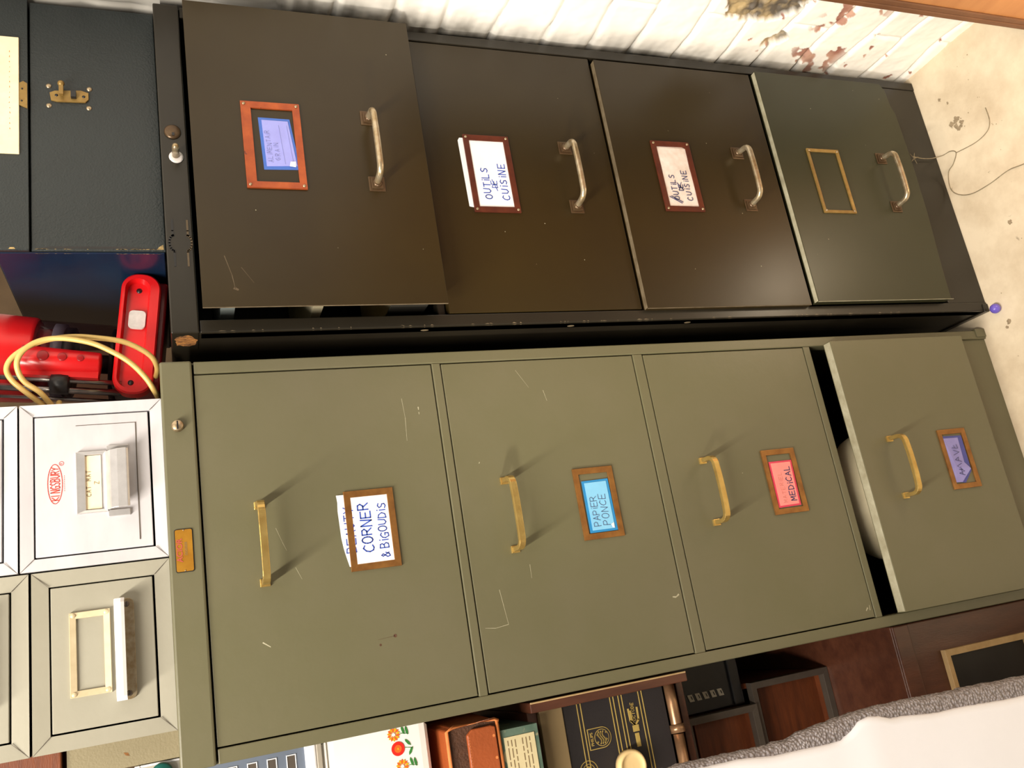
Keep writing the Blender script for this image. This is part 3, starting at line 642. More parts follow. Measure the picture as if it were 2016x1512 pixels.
P = [(.2050, .5450), (.3080, .5440), (.3105, .5520), (.3100, .6005), (.2900, .6010), (.2050, .6000), (.2045, .5800)]
c.prism(P, y - .0006, y, 0)
c.add([(.206, y - .0010, .546), (.240, y - .0014, .5455), (.275, y - .0010, .5475), (.3075, y - .0013, .5465), (.3085, y - .0010, .5990), (.275, y - .0015, .5975), (.240, y - .0010, .5990), (.206, y - .0012, .5985)], [(0, 1, 6, 7), (1, 2, 5, 6), (2, 3, 4, 5)], 0)
c.write('OUTiLS', .2180, .5790, .0090, y - .0016, .0010, 1, adv=.92, jit=.10, seed=41)
c.strokes([[(.2140, .574), (.2240, .592)], [(.2120, .576), (.2230, .5955)], [(.2350, .568), (.2470, .577)], [(.2350, .576), (.2480, .569)]], (0, 0), 1, 1, .0010, y - .0016, 1)
c.write('DE', .2340, .5680, .0080, y - .0016, .0010, 1, adv=.62, jit=.05, seed=42)
c.write('CUiSiNE', .2170, .5560, .0090, y - .0016, .0010, 1, adv=1.04, jit=.10, seed=43)
c.build('label_card', ['paper_old', 'ink_dark'], bd[2])
# folders standing in the pulled-out top drawer
for i, (z0, z1, dy, mt, lab) in enumerate([(1.232, 1.248, .0, 'greyfolder', 'pale blue-grey folder edge, topmost in the pulled-out drawer of the brown cabinet'), (1.126, 1.138, .006, 'folder', 'cream folder sheet halfway down the pulled-out top drawer'), (1.016, 1.028, .0, 'folder', 'cream folder, upper of three slanting together low in the pulled-out top drawer'), (1.003, 1.011, .004, 'folder', 'cream folder, middle of three slanting together low in the pulled-out top drawer'), (.996, 1.0, .002, 'folder', 'cream folder, lowest of three slanting together low in the pulled-out top drawer')]):
    k = MB(); k.box(.064, .42, -.030 + dy, .22, z0, z1)
    o = k.build('file_folder', mt, loc=(.24, .09, z0)); o.rotation_euler = (0, 0, 0)
    tag(o, lab, 'folder', 'folders in the pulled-out drawer')

# ------------------------------------------------------------------ index card drawers stacked on the olive cabinet
def index_box(x0, x1, z0, z1, kind, label, group):
    mt = 'alum' if kind == 'alum' else 'greyp'
    t = thing('index_card_cabinet', ((x0 + x1) / 2, 0.0, z0), label, 'index drawer', group)
    bw = .0125 if kind == 'alum' else .0155
    m = MB(); m.ring(x0, x1, z0, z1, bw, 0.0, .012, 0, .0016)
    m.box(x0 + .0005, x0 + .003, .002, .34, z0 + .0005, z1 - .0005); m.box(x1 - .003, x1 - .0005, .002, .34, z0 + .0005, z1 - .0005); m.box(x0 + .0005, x1 - .0005, .002, .34, z0, z0 + .0025); m.box(x0 + .0005, x1 - .0005, .002, .34, z1 - .003, z1 - .0005); m.box(x0 + .001, x1 - .001, .337, .34, z0, z1 - .001)
    # mitre joints
    for (ax, az, bx, bz) in ((x0, z0, x0 + bw, z0 + bw), (x1, z0, x1 - bw, z0 + bw), (x0, z1, x0 + bw, z1 - bw), (x1, z1, x1 - bw, z1 - bw)):
        m.strokes([[(ax, az), (bx, bz)]], (0, 0), 1, 1, .0004, .0006, 1, depth=.0006)
    m.build('case', [mt, 'greymetal'], t)
    a0, a1, c0, c1 = x0 + bw + .0018, x1 - bw - .0014, z0 + bw + .0022, z1 - bw - .0016
    d = MB(); d.box(a0, a1, .0022, .012, c0, c1, 0); tray(d, a0 + .004, a1 - .004, .012, .32, c0 + .004, .04, 1)
    dr = d.build('drawer', [mt, 'inside'], t, .0012)
    xc = (x0 + x1) / 2
    if kind == 'alum':
        k = MB(); k.ring(xc - .0345, xc + .0330, c0 + .0430, c0 + .0735, .0035, -.0025, .0024, 0, .001, bt=.009, bb=.004); k.build('label_holder', 'chrome', dr, .0005)
        k = MB(); zt = c0 + .0450
        prof = [(.0, .0), (-.006, -.001), (-.013, -.006), (-.017, -.013), (-.018, -.022), (-.0165, -.0245), (-.015, -.0235), (-.015, -.014), (-.011, -.008), (-.005, -.004), (.0, -.004)]
        for xa, xb in ((xc - .0330, xc + .0315),):
            vs = []; n = len(prof)
            for x in (xa, xb):
                vs += [(x, .0022 + p[0], zt + p[1]) for p in prof]
            k.add(vs, [tuple(range(n - 1, -1, -1)), tuple(range(n, 2 * n))] + [(i, (i + 1) % n, (i + 1) % n + n, i + n) for i in range(n)], 0)
        k.box(xc - .0400, xc - .0330, -.001, .0024, zt - .0235, zt - .002); k.box(xc + .0315, xc + .0385, -.001, .0024, zt - .0235, zt - .002)
        k.build('cup_pull', 'chrome', dr, .0005)
        k = MB(); zz = c0 + .0130
        k.strokes([[(x1 - bw - .013, zz), (x0 + bw + .010, zz)]], (0, 0), 1, 1, .0010, .0022, 0, depth=.0006)
        k.strokes([[(x1 - bw - .013, zz), (x1 - bw - .013, zz + .06)]], (0, 0), 1, 1, .0005, .0022, 0, depth=.0004); k.build('pressed_edge', 'greymetal', dr)
    else:
        k = MB(); k.ring(xc - .0400, xc + .0435, c0 + .0420, c0 + .0800, .0062, -.0018, .0024, 0, .0012, bt=.0062)
        for x in (xc - .0370, xc + .0405):
            for z in (c0 + .0455, c0 + .0765): k.ball((x, -.0018, z), .0026, 0, 10, (1, .6, 1))
        k.build('label_holder', 'cream_metal', dr, .0005)
        k = MB(); zt = c0 + .0345; k.prism(rrect(xc - .0500, xc + .0515, zt - .0155, zt + .002, .006), -.0008, .0024, 1)
        prof = [(0, .0015), (-.010, .0030), (-.0180, .0015), (-.0200, -.0040), (-.0185, -.0075), (-.0170, -.0045), (-.0150, -.0010), (-.008, .0), (0, -.0015)]
        vs = []; n = len(prof)
        for x in (xc - .0500, xc - .0455, xc + .0470, xc + .0515):
            e_ = .75 if abs(x - xc) > .048 else 1.0
            vs += [(x, .0005 + p[0] * e_, zt + p[1]) for p in prof]
        fs = [tuple(range(n - 1, -1, -1)), tuple(range(3 * n, 4 * n))]
        for q in range(3): fs += [(q * n + i, q * n + (i + 1) % n, (q + 1) * n + (i + 1) % n, (q + 1) * n + i) for i in range(n)]
        k.add(vs, fs, 0)
        for x in (xc - .0440, xc + .0455): k.lathe((x, -.0008, zt - .0085), (0, -1, 0), [(.0032, 0), (.0024, .0012)], 14, 2); k.box(x - .0026, x + .0026, -.0023, -.0018, zt - .0088, zt - .0082, 3)
        k.build('finger_pull', ['white_pl', 'nickel', 'greymetal', 'black'], dr, .0006)
    return t, dr, xc, c0
G = 'index card drawers stacked on the olive cabinet'
t, dr, xc, c0 = index_box(-.2225, -.0430, 1.3202, 1.4620, 'alum', 'bare aluminium index card drawer with red oval logo, resting on the olive cabinet', G)
k = MB(); k.prism([(xc - .0300, 1.3840), (xc + .0290, 1.3840), (xc + .0290, 1.4000), (xc - .0300, 1.4000)], .0008, .0016, 0)
k.write('CAT', xc - .0160, 1.3945, .0042, .0008, .0005, 1, adv=1.0); k.write('MAT', xc + .0010, 1.3945, .0042, .0008, .0005, 1, adv=1.05); k.write('Z', xc - .0030, 1.3865, .0045, .0008, .0004, 1)
k.build('label_card', ['plaque', 'print_brown'], dr)
k = MB(); ox, oz = xc + .0010, 1.4290
for R0_, R1_, wd in ((.0215, .0070, .0007),): k.strokes([arc(ox, oz, R0_, R1_, 0, 2 * PI, 36)], (0, 0), 1, 1, wd, .0022, 0)
word = 'KINGSBURY'
for i, ch in enumerate(word):
    x = ox + (i - 4) * .0041; hh = .0092 * math.sqrt(max(.05, 1 - ((x - ox) / .0225) ** 2))
    k.strokes(GL[ch], (x - .0015, oz - hh / 2), .0030, hh, .0009, .0022, 0)
k.strokes([arc(ox + .0220, oz - .0065, .0022, .0022, 0, 2 * PI, 14), [(ox + .0214, oz - .0075), (ox + .0214, oz - .0055), (ox + .0224, oz - .006)]], (0, 0), 1, 1, .0004, .0022, 0)
for q in range(9): k.flat([[(ox - .0085 + q * .0020, oz - .0090), (ox - .0073 + q * .0020, oz - .0090)]], .0006, .00205, 0)
k.build('printed_logo', 'red_print', dr)
index_box(-.4010, -.2245, 1.3202, 1.4520, 'grey', 'stone grey index card drawer with empty label holder, lower left one on the olive cabinet', G)
index_box(-.2225, -.0430, 1.4640, 1.6040, 'alum', 'bare aluminium index card drawer above the one with the red logo', G)
index_box(-.4010, -.2245, 1.4545, 1.5860, 'grey', 'stone grey index card drawer, upper left one of the stack on the olive cabinet', G)

# ------------------------------------------------------------------ trunk on the brown cabinet
tk = thing('trunk', (.32, .14, 1.3054), 'dark blue leatherette trunk with brass latch lying on the brown filing cabinet', 'trunk')
m = MB(); m.box(.1440, .4900, .0030, .335, 1.3056, 1.4495, 0)
m.box(.1420, .1442, .0050, .333, 1.3070, 1.4865, 1)
rnd = random.Random(5)
for i in range(26):
    z = rnd.uniform(1.309, 1.440) if i > 6 else rnd.uniform(1.309, 1.350); l = rnd.uniform(.001, .010); q = rnd.uniform(.0005, .0012)
    m.add([(.1419, .0052, z), (.1419, .0052, z + l), (.1419, .0052 + q, z + l * .7)], [(0, 1, 2)], 2)
    m.add([(.1462, .0029, z), (.1462 + q, .0029, z + l * .6), (.1462, .0029, z + l)], [(0, 1, 2)], 2)
m.add([(.1470, .0028, 1.309), (.1500, .0028, 1.350), (.1498, .0028, 1.430), (.1470, .0028, 1.446)], [(0, 1, 2, 3)], 3)  # black strip paints the shade of a recess along the corner
m.add([(.1462, .0028, 1.3080), (.1530, .0028, 1.3085), (.1500, .0028, 1.3130), (.1462, .0028, 1.3160)], [(0, 1, 2, 3)], 2)
m.build('trunk_body', ['trunk', 'trunk_side', 'worn_yellow', 'black'], tk, .0015)
m = MB(); m.box(.1442, .4925, -.0005, .338, 1.4512, 1.4880, 0); m.box(.1430, .1442, -.0005, .0046, 1.4512, 1.4880, 0)
m.add([(.1445, -.0007, 1.4650), (.1468, -.0007, 1.4665), (.1468, -.0007, 1.4705), (.1445, -.0007, 1.4720)], [(0, 1, 2, 3)], 1)
m.build('lid', ['trunk', 'worn_yellow'], tk, .0010)
m = MB(); zc = 1.4065; xc = .3535
m.prism([(xc - .0065, zc + .0200), (xc - .0080, zc + .0130), (xc - .0070, zc - .0180), (xc - .0030, zc - .0215), (xc + .0065, zc - .0215), (xc + .0095, zc - .0130), (xc + .0070, zc + .0160), (xc + .0040, zc + .0215)], .0006, .0032, 0)
m.box(xc - .0035, xc + .0055, -.0045, .0008, zc - .0080, zc - .0020, 1); m.box(xc - .003, xc + .013, -.0080, -.0030, zc + .0055, zc + .0105, 0); m.ball((xc + .013, -.006, zc + .008), .0040, 0)
for dx, dz in ((.0145, .0225), (-.0135, .0225), (.0135, -.0225), (-.0140, -.0215)): m.lathe((xc + dx, .0032, zc + dz), (0, -1, 0), [(.0034, 0), (.0030, .0012), (.001, .0022)], 12, 2)
for dz in (.014, -.016): m.lathe((xc + .0005, .0008, zc + dz), (0, -1, 0), [(.0022, 0), (.0012, .001)], 12, 1)
m.build('latch', ['brass_old', 'black', 'rivet'], tk, .0004)
m = MB(); m.prism([(.3315, 1.4516), (.3660, 1.4516), (.3690, 1.4560), (.3660, 1.4602), (.3350, 1.4602)], -.0022, 0.0, 0); m.ball((.341, -.0022, 1.4575), .0012, 1, 8); m.ball((.358, -.0022, 1.4570), .0012, 1, 8)
m.build('hasp_plate', ['brass_old', 'black'], tk)
m = MB(); m.box(.2680, .4310, -.0032, -.0003, 1.4603, 1.4850, 0); rnd = random.Random(3)
for q in range(16): m.flat([[(.300 + q * .0072, 1.4700 + rnd.uniform(-.0006, .0006)), (.300 + q * .0072 + rnd.uniform(.0008, .0028), 1.4702)]], .0009, -.0034, 1)
m.build('plaque', ['plaque', 'leather_edge'], tk, .0006)

# ------------------------------------------------------------------ red viewer device between the index drawers and the trunk
TH = math.radians(6.8)
dv = thing('film_viewer', (.058, .062, 1.3215), 'red plastic tabletop device with smoked clear tube, between aluminium drawers and the trunk', 'device', rot=(0, TH, 0))
dv.location.z = 1.3165
def local(mb, name, mats, bevel=0.0, parent=dv):
    me = bpy.data.meshes.new(name); me.from_pydata(mb.v, [], mb.f)
    for q in mats: me.materials.append(M[q])
    me.polygons.foreach_set('material_index', mb.m); me.polygons.foreach_set('use_smooth', mb.sm); me.update()
    o = bpy.data.objects.new(name, me); COL.objects.link(o); o.parent = parent
    if bevel:
        b_ = o.modifiers.new('bevel', 'BEVEL'); b_.width = bevel; b_.segments = 3; b_.limit_method = 'ANGLE'
    return o
hw = .079
m = MB(); O = rrect(-hw, hw, .0045, .0500, .0205, 8); I = rrect(-hw + .0070, hw - .0070, .0165, .0455, .0143, 8); J = rrect(-hw + .0095, hw - .0095, .0190, .0430, .0118, 8); n = len(O)
for loop_a, ya, loop_b, yb_, sm in ((O, .012, O, -.0040, True), (O, -.0040, rrect(-hw + .0018, hw - .0018, .0063, .0482, .0190, 8), -.0060, True), (rrect(-hw + .0018, hw - .0018, .0063, .0482, .0190, 8), -.0060, I, -.0060, False), (I, -.0060, J, .0035, True)):
    m.add([(x, ya, z) for x, z in loop_a] + [(x, yb_, z) for x, z in loop_b], [(i, n + i, n + (i + 1) % n, (i + 1) % n) for i in range(n)], 0, sm)
m.add([(x, .0035, z) for x, z in J], [tuple(range(n))], 0); m.add([(x, .012, z) for x, z in O], [tuple(range(n))], 0)
local(m, 'base_bar', ['red'], 0)
for x in (-.0625, .0590):
    m = MB(); m.lathe((x, .0037, .0300), (0, -1, 0), [(.0034, 0), (.0034, .0004)], 20, 0); local(m, 'screw_hole', ['black'])
m = MB(); m.prism(rrect(.007, .031, .0195, .0390, .005), -.0005, .0035, 0); local(m, 'sticker', ['sticker'], .0005)
m = MB(); m.box(-.070, .076, .010, .100, -.0025, .026, 0); m.box(-.066, .060, .012, .110, .026, .052, 1); local(m, 'base_housing', ['red_dark', 'black'], .003)
CX, CY = -.0205, .064
m = MB(); m.lathe((CX, CY, .052), (0, 0, 1), [(.0505, 0), (.0505, .090)], 48, 0); local(m, 'clear_tube', ['tube'])
m = MB(); m.lathe((CX, CY, .112), (0, 0, 1), [(.0475, 0), (.0475, .012)], 40, 0); m.lathe((CX, CY, .102), (0, 0, 1), [(.0440, 0), (.0440, .010)], 40, 1); m.lathe((CX, CY, .124), (0, 0, 1), [(.040, 0), (.040, .018)], 30, 2); m.lathe((CX, CY, .054), (0, 0, 1), [(.012, 0), (.012, .05)], 30, 1); m.lathe((CX, CY, .0525), (0, 0, 1), [(.046, 0), (.046, .006)], 30, 1)
local(m, 'inner_spool', ['bluegrey', 'black', 'red_dark'])
m = MB(); m.lathe((CX, CY, .142), (0, 0, 1), [(.0500, 0), (.0515, .001), (.0530, .004), (.0545, .050), (.0550, .095), (.052, .102), (.02, .106)], 48, 0); local(m, 'red_housing', ['red'])
m = MB(); zb, zt = .0640, .1480; cx = -.0430
m.lathe((cx, -.002, zb), (0, 0, 1), [(.0125, 0), (.0135, .002), (.0170, zt - zb - .001), (.0165, zt - zb)], 32, 0)
m.box(cx - .0200, cx - .008, -.008, .012, zb + .001, zt, 0)
for z, r in ((.1240, .0062), (.1040, .0050), (.0850, .0040)):
    m.lathe((cx + .001, -.0020 - .0130 - (z - zb) * .040, z), (0, -1, 0), [(r, 0), (r, .0012), (r * .8, .0014)], 22, 1)
local(m, 'side_tube', ['red', 'red_dark'])
m = MB(); m.lathe((-.0700, .000, .0955), (0, 0, 1), [(.009, 0), (.0118, .001), (.0124, .010), (.0118, .019), (.009, .020)], 28, 0); local(m, 'knob', ['black'])
m = MB()
for x, y_, r in ((-.064, .004, .0030), (-.074, .010, .0042), (-.082, .020, .0022)): m.tube([(x, y_, .040), (x, y_, .175)], r, 14)
local(m, 'guide_rods', ['steel_rod'])

def spline(P, n=8):
    P = [Vector(p) for p in P]; Q = []
    for i in range(len(P) - 1):
        a, b_, c_, d_ = P[max(i - 1, 0)], P[i], P[i + 1], P[min(i + 2, len(P) - 1)]
        for k_ in range(n):
            t = k_ / n; Q.append(0.5 * ((2 * b_) + (c_ - a) * t + (2 * a - 5 * b_ + 4 * c_ - d_) * t * t + (3 * b_ - a - 3 * c_ + d_) * t ** 3))
    return Q + [P[-1]]
m = MB()
m.tube(spline([(.004, .060, 1.325), (.008, .035, 1.323), (.020, .024, 1.331), (.034, .018, 1.356), (.040, .016, 1.387), (.042, .016, 1.413), (.039, .018, 1.440), (.031, .020, 1.459), (.020, .022, 1.473), (.008, .025, 1.478), (-.004, .028, 1.473), (-.016, .033, 1.461), (-.029, .045, 1.445), (-.034, .065, 1.437), (-.022, .060, 1.430)]), .0031, 12)
m.tube(spline([(-.022, .060, 1.430), (-.033, .050, 1.433), (-.018, .033, 1.446), (-.007, .028, 1.460), (.004, .022, 1.466), (.016, .016, 1.466), (.028, .013, 1.458), (.037, .012, 1.442), (.038, .010, 1.420), (.031, .008, 1.392), (.020, .008, 1.371), (.005, .008, 1.351), (-.014, .010, 1.335), (-.029, .016, 1.3265), (-.032, .03, 1.3235)]), .0031, 12)
inv = (Matrix.Translation(dv.location) @ Euler((0, TH, 0)).to_matrix().to_4x4()).inverted()
m.v = [tuple(inv @ Vector(v)) for v in m.v]
local(m, 'power_cord', ['cord'])

# ------------------------------------------------------------------ stack of things beside the olive cabinet
RX = -.4450
w_ = thing('wooden_cabinet', (-.68, .03, 0.0), 'reddish brown wooden cabinet with a pale framed dark opening, lowest beside the olive cabinet', 'cabinet')
m = MB(); m.box(-.95, RX, .030, .55, 0.0, .348, 0); m.box(-.95, RX, .026, .030, .318, .3478, 0); m.build('case', 'redwood', w_, .002)
m = MB(); m.ring(-.80, -.4915, .090, .2670, .0095, .0215, .0302, 0, .001); m.build('pale_frame', 'wood_edge', w_, .0006)
m = MB(); m.box(-.79, -.500, .0290, .0304, .098, .258, 0); m.build('dark_pane', 'black', w_)
def crate(x0, x1, y0, y1, z0, z1, label, g):
    t = thing('wooden_crate', ((x0 + x1) / 2, y0, z0), label, 'crate', g)
    k = MB(); k.box(x0, x1, y0 + .004, y1, z0, z0 + .006); k.box(x0, x1, y1 - .008, y1, z0, z1); k.box(x0, x0 + .008, y0, y1, z0, z1); k.box(x1 - .008, x1, y0 + .03, y1, z0, z1); k.box(x0, x1, y0 + .03, y0 + .038, z0, z1 - .03); k.build('crate_body', 'orangewood', t, .001)
    k = MB(); k.ring(x0 - .002, x1 + .002, z0, z1, .010, y0, y0 + .014, 0, .001); k.build('metal_edging', 'greymetal', t, .0006)
    return t
GC = 'wooden crates stacked beside the olive cabinet'
crate(-.90, -.5000, .19, .52, .3482, .4980, 'open orange-brown wooden crate with grey metal edging, lower of two beside the olive cabinet', GC)
crate(-.90, -.5300, .185, .52, .4984, .6270, 'open orange-brown wooden crate with grey metal edging, upper of two, below the old radio', GC)
bdv = thing('black_appliance', (-.485, .23, .4982), 'black boxed appliance with silver lettering in the dark gap below the radio', 'appliance')
m = MB(); m.box(-.5270, RX - .003, .215, .50, .4984, .6570, 0); m.box(-.5270, RX - .003, .210, .214, .502, .520, 0); m.build('case', 'black', bdv, .002)
m = MB()
for i in range(5):
    z = .588 - i * .0135; m.prism([(-.5090, z), (-.4985, z + .003), (-.4985, z + .0115), (-.5090, z + .0085)], .2135, .2155, 0)
    m.prism([(-.5060, z + .003), (-.5010, z + .0045), (-.5010, z + .0060), (-.5060, z + .0045)], .2130, .2140, 1)
m.build('lettering', ['silver_print', 'black'], bdv)
m = MB(); m.lathe((-.520, .2150, .612), (0, -1, 0), [(.004, 0), (.004, .006), (.0032, .010), (.001, .011)], 16, 0); m.build('button', 'silver_print', bdv)
m = MB(); m.box(-1.0, RX, .14, .56, .6575, .6690, 0); tag(m.build('shelf_board', 'darkwood', loc=(-.7, .35, .6575)), 'dark wooden shelf board under the old radio', 'shelf board')

rd = thing('radio', (-.62, .09, .6692), 'old radio set with black gold-lined front, cream knob and reddish wood case', 'radio')
m = MB(); m.box(-.4640, -.4512, .075, .33, .6740, .9070, 0); m.box(-.84, -.4640, .095, .33, .8920, .9060, 0); m.box(-.84, -.4640, .10, .33, .6692, .680, 0); m.box(-.84, -.825, .075, .33, .68, .906, 0); m.box(-.825, -.464, .32, .33, .68, .892, 0)
m.box(-.4532, -.4508, .0740, .0765, .6745, .9065, 1)
m.build('case', ['redwood', 'wood_edge'], rd, .0012)
m = MB(); m.box(-.825, -.4645, .088, .12, .8590, .8915, 0); m.build('beige_strip', 'beige', rd, .0008)
fp = MB(); fp.box(-.825, -.4645, .0905, .11, .7075, .8590, 0); fy = .0905
for z in (.8370, .8318, .7880, .7830, .7755, .7705, .7450, .7400):
    xa = -.4655
    fp.box(-.82, xa, fy - .0005, fy, z - .0006, z + .0006, 1)
sx, sz = -.5115, .8125
fp.prism([(sx - .0130, sz + .0160), (sx + .0130, sz + .0160), (sx + .0130, sz - .0040)] + arc(sx, sz - .0040, .0130, .0130, 0, -PI, 16)[1:], fy - .0006, fy, 1)
fp.prism([(sx - .0120, sz + .0150), (sx + .0120, sz + .0150), (sx + .0120, sz - .0040)] + arc(sx, sz - .0040, .0120, .0120, 0, -PI, 16)[1:], fy - .0009, fy, 0)
fp.prism(arc(sx, sz - .0030, .0105, .0105, 0, 2 * PI, 28)[:-1], fy - .0011, fy, 1); fp.prism(arc(sx, sz - .0030, .0097, .0097, 0, 2 * PI, 28)[:-1], fy - .0013, fy, 0)
for dz in (.0032, .0, -.0032):
    fp.strokes([[(sx + q * .0019, sz - .0030 + dz + .0020 * math.sin(q * .75)) for q in range(-4, 5)]], (0, 0), 1, 1, .0013, fy - .0013, 1)
for dx, dz in ((.004, .0058), (-.003, -.0065), (.0055, -.0070), (-.0050, .0065)): fp.strokes([[(sx + dx - .0012, sz - .003 + dz), (sx + dx + .0012, sz - .003 + dz)], [(sx + dx, sz - .003 + dz - .0012), (sx + dx, sz - .003 + dz + .0012)]], (0, 0), 1, 1, .0007, fy - .0013, 1)
fp.text('PHILIPS', sx, sz + .0112, .0040, fy - .0010, 1, .92, .02)
# stylised tube emblem with a script word on it
ex, ez = -.4850, .7575
fp.box(-.5330, -.5160, fy - .0007, fy, ez - .0030, ez + .0030, 1); fp.box(-.5140, -.5060, fy - .0008, fy, ez - .0045, ez + .0045, 1)
fp.strokes([[(-.5060, ez), (-.5000, ez + .0062), (-.4850, ez + .0066)], [(-.5060, ez), (-.5000, ez - .0062), (-.4850, ez - .0066)], [(-.505, ez + .001), (-.501, ez + .004), (-.488, ez + .0045)]], (0, 0), 1, 1, .0024, fy, 1, depth=.0007)
fp.write('OCTODE', -.5010, ez - .0022, .0044, fy, .0008, 1, adv=.90, slant=.25)
bxx, bzz = -.5480, .8350
fp.strokes([arc(bxx, bzz, .0125, .0125, 0, 2 * PI, 28), arc(bxx, bzz, .0085, .0085, 0, 2 * PI, 24)], (0, 0), 1, 1, .0009, fy, 1); fp.text('D', bxx + .003, bzz, .0060, fy - .0003, 1, 1, .03)
fp.build('front_panel', ['blackcloth', 'gold'], rd)
m = MB(); m.lathe((-.5520, .0905, .7790), (0, -1, 0), [(.0130, 0), (.0200, .004), (.0205, .012), (.0190, .016), (.0165, .0165), (.0155, .0150), (.010, .0140), (.001, .0145)], 40, 0); m.build('knob', 'knob', rd)
m = MB()
P = [(-.4660, .092, .6960), (-.490, .088, .6975), (-.515, .088, .6975), (-.5165, .088, .6975)]
m.sweep(P, [(.0075 * math.cos(a), .0075 * math.sin(a)) for a in [2 * PI * i / 16 for i in range(16)]]); m.tube([(-.5165, .088, .6975), (-.5270, .087, .6975)], .0100, 18); m.tube([(-.5285, .088, .6975), (-.60, .088, .6975), (-.80, .09, .6975)], .0072, 16)
m.build('bronze_rail', 'bronze', rd)

m = MB(); m.box(-.80, -.4740, .060, .300, .9072, .9570, 0); m.box(-.79, -.4830, .0588, .0605, .9130, .9530, 1)
rnd = random.Random(8)
for r in range(7):
    z = .9485 - r * .0048
    if r in (3,): continue
    x = -.4870
    while x > -.78:
        l = rnd.uniform(.004, .014); m.box(x - l, x, .0584, .0589, z, z + .0011, 2); x -= l + .0022
tag(m.build('marbled_box', ['marble', 'label_cream', 'print_brown'], bevel=.0012, loc=(-.63, .18, .9072)), 'green marbled cardboard box with a printed cream label, on top of the radio', 'box')

lc = thing('leather_case', (-.62, .17, .9572), 'tan orange leather case with open end, lying on the green marbled box', 'leather case')
m = MB(); x1_ = -.4470; z0, z1 = .9574, 1.0400
# tapered open-ended case, seen end on
A = [(-.80, z0), (x1_ - .0150, z0), (x1_ - .012, z0 + .005), (x1_ - .012, z1 - .025), (x1_ - .016, z1 - .016), (-.80, z1 - .016)]
B_ = [(-.80, z0), (x1_ - .0040, z0), (x1_, z0 + .006), (x1_, z1 - .007), (x1_ - .006, z1), (-.80, z1)]
vs = [(x, .060, z) for x, z in A] + [(x, .30, z) for x, z in B_]
n = 6; fs = [(i, i + n, (i + 1) % n + n, (i + 1) % n) for i in range(n)] + [tuple(range(2 * n - 1, n - 1, -1))]
m.add(vs, fs, 0)
m.add([(x, .061, z) for x, z in A], [tuple(range(n))], 1)
m.build('case_body', ['leather', 'leather_in'], lc, .002)
m = MB()
m.tube([(x, .058, z) for x, z in A[1:5]] + [(-.80, .058, z1 - .016)], .0022, 8); m.tube([(-.80, .058, z0 + .002), (x1_ - .0150, .058, z0 + .002)], .0022, 8); m.build('rolled_edge', 'leather_edge', lc)
m = MB(); m.prism([(-.79, z0 + .006), (x1_ - .0200, z0 + .006), (x1_ - .018, z0 + .012), (x1_ - .018, z0 + .036), (x1_ - .024, z0 + .043), (-.79, z0 + .045)], .054, .060, 0)
x = x1_ - .026
while x > -.62: m.flat([[(x - .0018, z0 + .0405), (x, z0 + .0405)]], .0006, .0538, 1); x -= .0032
for x in (x1_ - .030, x1_ - .055): m.add([(x + .0018 * math.cos(a), .0538, z0 + .0095 + .0018 * math.sin(a)) for a in [2 * PI * q / 10 for q in range(10)]], [tuple(range(10))], 1)
m.build('inner_flap', ['leather', 'leather_edge'], lc, .0015)

# white enamel bread bin with flowers
en = thing('enamel_bin', (-.62, .17, 1.0402), 'white enamel bin with red and yellow flower decoration, lying on the leather case', 'enamel bin')
m = MB(); prof = [(1.0402, -.006), (1.0415, -.001), (1.046, .0), (1.160, .0), (1.167, -.002), (1.1720, -.006)]
vs = []; ys = (.078, .30)
Z = [(1.0402, .010), (1.0412, .004), (1.0450, .001), (1.052, .0), (1.155, .0), (1.164, .001), (1.1700, .004), (1.1730, .010)]
for y_ in (0, 1):
    for z, ins in Z:
        vs.append((-.4470 - ins, ys[0] + ins if y_ == 0 else ys[1], z))
for z, ins in Z: vs.append((-.86, ys[0] + ins, z))
k = len(Z)
fs = [(i, i + 1, k + i + 1, k + i) for i in range(k - 1)] + [(2 * k + i, 2 * k + i + 1, i + 1, i) for i in range(k - 1)]
fs += [(0, k, 2 * k), (k - 1, 3 * k - 1, 2 * k - 1)]
m.add(vs, fs, 0, False); m.build('bin_body', 'enamel', en)
m = MB(); m.box(-.86, -.4475, .076, .30, 1.1685, 1.1745, 0); m.box(-.86, -.4480, .0775, .30, 1.1625, 1.1640, 0); m.build('rim', 'enamel_rim', en, .0015)
